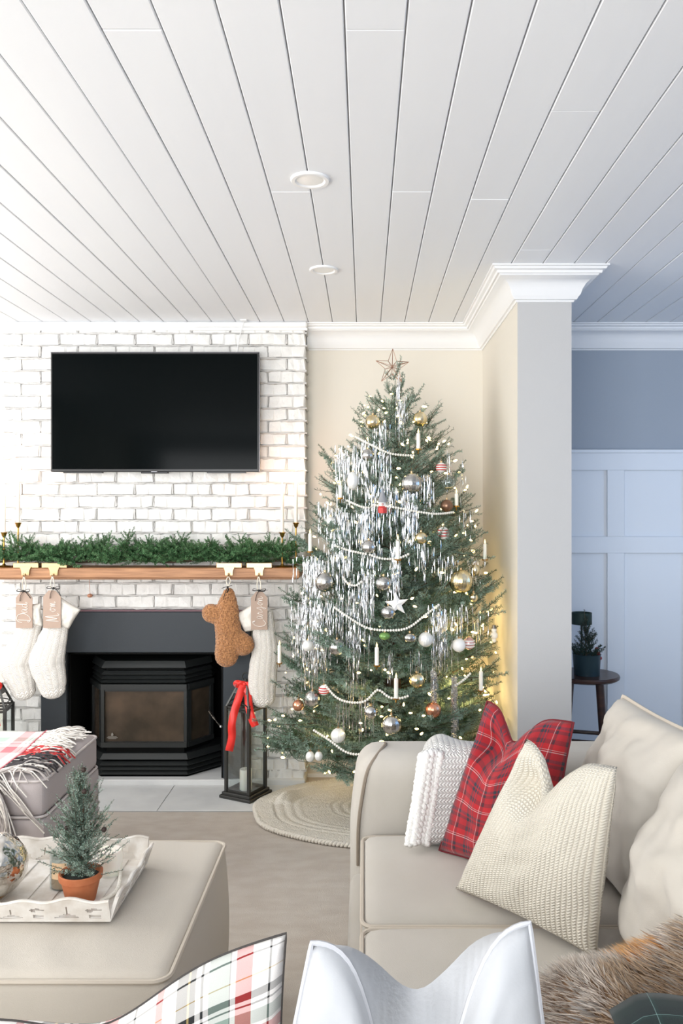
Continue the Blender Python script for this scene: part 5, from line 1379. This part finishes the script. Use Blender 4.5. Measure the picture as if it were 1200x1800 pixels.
B(779, 937, 10, 'white', 'white bauble with red bands under the bronze bauble', m2='redstripe', sz=1.1)
B(810, 1022, 21, 'gold', 'largest champagne gold textured bauble on the right side', kind='ribbed')
B(835, 1002, 8, 'gold', 'small oval gold bauble just above the champagne gold one', sz=1.3)
B(682, 1077, 13, 'silver', 'silver ridged bauble right below the white star ornament', kind='ribbed')
B(676, 1118, 10, 'green', 'small green bauble with silver top under the bead garland', sz=.7)
B(720, 1121, 12, 'silver', 'flattened silver bauble left of its twin under the beads', sz=.8)
B(748, 1124, 13, 'frost', 'frosted silver round bauble right of the flattened silver one', kind='ribbed')
B(592, 1138, 15, 'silver', 'silver bauble low on the left, glittering and round', kind='ribbed')
B(541, 1135, 10, 'frost', 'small frosted bauble at the left edge of the tree below the mantel')
B(806, 1134, 12, 'white', 'white snowy bauble on the right next to the pink drum ornament')
B(824, 1131, 10, 'pink', 'pink and silver drum ornament on the right side of the tree', kind='drum_ornament', sz=1.1, m2='white')
B(732, 1196, 14, 'gold', 'pale gold bauble low in the middle of the tree', kind='ribbed')
B(569, 1213, 9, 'white', 'small red striped bauble low on the left of the tree', m2='redstripe')
B(549, 1229, 15, 'silver', 'silver ribbed bauble next to the copper bauble, low left', kind='ribbed')
B(524, 1240, 10, 'copper', 'copper red bauble at the lower left of the tree')
B(594, 1293, 13, 'frost', 'pale silver bauble just over the lowest bead swag', kind='ribbed')
B(688, 1274, 18, 'silver', 'large silver bauble low, just above the white knit throw', kind='ribbed')
B(652, 1252, 12, 'silver', 'medium silver bauble left of the large low silver bauble')
B(761, 1248, 14, 'copper', 'copper pink ribbed bauble low right above the white throw', kind='ribbed')
B(646, 800, 11, 'silver', 'silver disc-shaped bauble on the upper left of the tree', kind='ribbed')
B(545, 1330, 8, 'frost', 'left one of two small clear drops under the lowest branch', sz=1.2)
B(560, 1329, 7, 'frost', 'right one of two small clear drops under the lowest branch', sz=1.2)
B(620, 845, 10, 'frost', 'oval frosted bauble among the upper left tinsel', sz=1.6)
B(832, 1050, 8, 'gold', 'tiny gold bauble under the champagne gold one', sz=1.1)
# white star, gnome and snowman ornaments
p = on_tree(697, 1062, .03); t = thing('star_ornament', p, 'white five-pointed relief star in the middle of the tree', 'ornament', 'ornaments on the Christmas tree')
g = G(); V = [(p.x, p.y-.012, p.z), (p.x, p.y+.012, p.z)]
for k in range(10): a = PI/2+.1+k*PI/5; r_ = (.052 if k % 2 == 0 else .021); V.append((p.x+r_*math.cos(a), p.y, p.z+r_*math.sin(a)))
g.add(V, [(0, 2+k, 2+(k+1) % 10) for k in range(10)]+[(1, 2+(k+1) % 10, 2+k) for k in range(10)]); obj('star_body', g, [OM['white']], t, smooth=False)
g = G(); tube(g, [p+Vector((0, 0, .05)), p+Vector((0, .01, .075))], .0008, n=4); obj('hanger', g, ['wire'], t)
p = on_tree(672, 888, .03); t = thing('gnome_ornament', p, 'gnome ornament with grey pointed hat and red coat, upper middle', 'ornament', 'ornaments on the Christmas tree')
g = G(); lathe(g, [(.022, .012), (.018, .022), (.008, .055), (.0005, .085)], p, 16); obj('hat', g, [mat('grey_felt', (150, 152, 156), .9, bump=(200, .6))], t)
g = G(); ball(g, p+Vector((0, 0, .004)), .017, 12); obj('face', g, [OM['white']], t)
g = G(); lathe(g, [(.001, -.036), (.018, -.034), (.020, -.012), (.012, .0)], p, 14); obj('coat', g, [OM['redstripe']], t)
g = G(); ball(g, p+Vector((0, -.017, .004)), .0055, 8); obj('nose', g, [OM['pink']], t)
p = P(868, 1117, 3.60); t = thing('snowman_ornament', p, 'small white snowman ornament hanging from the far right branch', 'ornament', 'ornaments on the Christmas tree')
g = G(); ball(g, p, .017, 12); ball(g, p+Vector((0, 0, .024)), .012, 12); ball(g, p+Vector((0, 0, -.022)), .010, 10); obj('body', g, [OM['white']], t)
g = G(); lathe(g, [(.014, .032), (.014, .034), (.009, .034), (.009, .046), (.001, .046)], p, 14); tube(g, [p+Vector((0, 0, .045)), P(868, 1086, 3.60)], .0007, n=4); obj('hat', g, ['silver_edge'], t)
# clip-on candles
for px_, py_, h, lab in ((735, 790, 30, 'clip-on candle high in the tree, right of its middle'), (699, 984, 38, 'clip-on candle in the middle of the tree beside the bead string'), (491, 1166, 34, 'clip-on candle at the lower left tip, in front of the cream stocking'),
        (545, 970, 34, 'clip-on candle on the left branch next to the mantel candles'), (598, 876, 24, 'clip-on candle on the upper left among tinsel'), (852, 984, 30, 'clip-on candle on the right edge of the tree, near the wall'),
        (662, 1170, 34, 'clip-on candle in the lower middle under the green bauble'), (696, 1228, 38, 'clip-on candle low in the middle beside the pale gold bauble'), (845, 1214, 36, 'clip-on candle at the lower right above the tartan pillow'), (802, 890, 24, 'clip-on candle on the upper right branch')):
    p = on_tree(px_, py_, .03); 
    if px_ == 852: p = P(px_, py_, 3.70)
    hh = h*p.y/F; t = thing('clip_candle', p, lab, 'candle', 'clip-on candles on the tree')
    g = G(); lathe(g, [(.001, 0), (.0085, 0), (.0085, hh*.92), (.004, hh*.97), (.001, hh*.97)], p, 14); obj('wax_body', g, [M['wax']], t)
    g = G(); lathe(g, [(.0006, hh*.95), (.0044, hh*.95+.005), (.0035, hh*.95+.011), (.0003, hh*.95+.021)], p, 10); obj('flame_tip', g, ['ledtip'], t)
    g = G(); lathe(g, [(.001, -.004), (.013, -.003), (.014, .003), (.012, .001), (.001, .0)], p, 14); tube(g, [p+Vector((0, 0, -.003)), p+Vector((0, .014, -.018))], .003, n=5); obj('clip', g, ['brass'], t)
# bead garland
bt = thing('bead_garland', TC, 'white pearl bead garland swagged around the Christmas tree', 'garland')
for sw in ([(625, 768), (660, 786), (690, 798), (735, 801)], [(655, 888), (680, 890), (700, 893), (760, 903), (800, 900)], [(650, 975), (672, 982), (700, 981), (722, 972)], [(603, 1015), (612, 1026), (626, 1029), (640, 1018)],
           [(588, 1068), (620, 1090), (650, 1105), (690, 1108), (718, 1103), (745, 1083), (775, 1060)], [(572, 1205), (590, 1225), (612, 1234), (640, 1233), (660, 1215), (668, 1214), (685, 1226), (705, 1227), (725, 1220)], [(552, 1284), (580, 1302), (606, 1321), (630, 1326), (652, 1318)],
           [(800, 1205), (815, 1195), (830, 1180)], [(610, 880), (640, 892), (660, 888)], [(590, 960), (615, 968), (648, 975)]):
    g = G(); pts = cat([on_tree(x, y, .035)[:] for x, y in sw], 12)
    dd = np.r_[0, np.cumsum(np.linalg.norm(np.diff(pts, axis=0), axis=1))]; n = int(dd[-1]/.0112)
    for i in range(n): q = [np.interp(i*.0112, dd, pts[:, k]) for k in range(3)]; ball(g, q, .0056, 5)
    obj('strand', g, ['bead'], bt, smooth=True)
# tinsel and lametta
g = G(); rl = random.Random(31)
def strand(p, L_, w_=.0016):
    L_ *= .9; n = max(4, int(L_/.02)); a = rl.uniform(0, 6.28); V = []; x, y = p.x, p.y
    for k in range(n+1):
        a += rl.uniform(.5, 1.3); x += rl.uniform(-.0016, .0016); y += rl.uniform(-.001, .001); z = p.z-L_*k/n
        V += [(x-w_*math.cos(a), y-w_*math.sin(a), z), (x+w_*math.cos(a), y+w_*math.sin(a), z)]
    g.add(V, [(2*k, 2*k+1, 2*k+3, 2*k+2) for k in range(n)])
def clump(px, py, w_, L_, n):
    for i in range(int(n*.8)):
        q = on_tree(px+rl.gauss(0, w_/2.2), py+rl.uniform(-9, 9), .035+rl.uniform(-.04, .01)); strand(q, L_*q.y/F*rl.uniform(.5, 1.1), rl.choice((.0008, .0011, .0016)))
for c in ((545, 985, 34, 95, 70), (560, 985, 30, 70, 40), (590, 900, 30, 95, 60), (570, 890, 18, 60, 26), (615, 800, 30, 90, 60), (640, 780, 26, 90, 44), (600, 790, 16, 70, 20), (668, 745, 18, 120, 44), (655, 860, 30, 100, 44), (640, 900, 26, 110, 40),
          (705, 700, 10, 90, 26), (700, 665, 5, 60, 16), (720, 860, 16, 130, 50), (728, 860, 8, 120, 16), (745, 840, 22, 70, 34), (752, 850, 10, 60, 16), (530, 1060, 26, 110, 66), (548, 1070, 26, 120, 50), (575, 1060, 30, 110, 50), (520, 1110, 20, 60, 30),
          (610, 1040, 26, 120, 40), (640, 1010, 16, 130, 40), (650, 1010, 10, 110, 20), (695, 960, 12, 110, 34), (690, 1010, 12, 60, 20), (770, 1070, 16, 120, 60), (782, 1080, 14, 110, 34), (800, 1080, 20, 70, 26), (815, 1065, 16, 50, 16), (798, 1195, 6, 105, 40), (762, 1180, 7, 60, 26),
          (625, 1110, 22, 90, 34), (610, 1240, 24, 60, 30), (640, 1230, 20, 70, 26), (565, 1120, 24, 80, 34), (655, 960, 24, 80, 30), (600, 960, 26, 90, 40), (815, 900, 20, 60, 12), (835, 980, 18, 70, 14), (790, 800, 16, 60, 14), (812, 810, 10, 80, 8),
          (745, 950, 26, 80, 20), (785, 980, 24, 60, 22), (840, 1080, 20, 70, 12), (505, 1210, 14, 60, 12), (620, 1190, 20, 60, 20), (685, 1150, 14, 60, 16), (735, 1150, 16, 60, 14), (540, 1160, 20, 60, 24), (675, 800, 14, 110, 26), (690, 860, 16, 90, 20)): clump(*c)
tag(obj('tinsel_strands', g, ['tinsel'], smooth=False, kind='stuff'), 'silver tinsel strands hanging all over the Christmas tree', 'tinsel')
# two fluffy twisted tinsel icicles
for px_, y0_, y1_, lab in ((798, 1190, 1296, 'long fluffy silver tinsel icicle hanging low on the right'), (762, 1178, 1238, 'short fluffy silver tinsel tail above the copper pink bauble')):
    g = G(); a = on_tree(px_, y0_, .04); L_ = (y1_-y0_)*a.y/F
    tube(g, [a, a-Vector((0, 0, L_))], .0015, n=4)
    for i in range(420):
        q = a-Vector((0, 0, L_*rl.random())); an = rl.uniform(0, 6.28); d = Vector((math.cos(an), math.sin(an), rl.uniform(-.6, .2)))*.014; s = Vector((0, 0, .001)); g.add([q-s, q+s, q+d+s, q+d-s], [(0, 1, 2, 3)])
    tag(obj('tinsel_icicle', g, ['tinsel'], smooth=False), lab, 'tinsel')
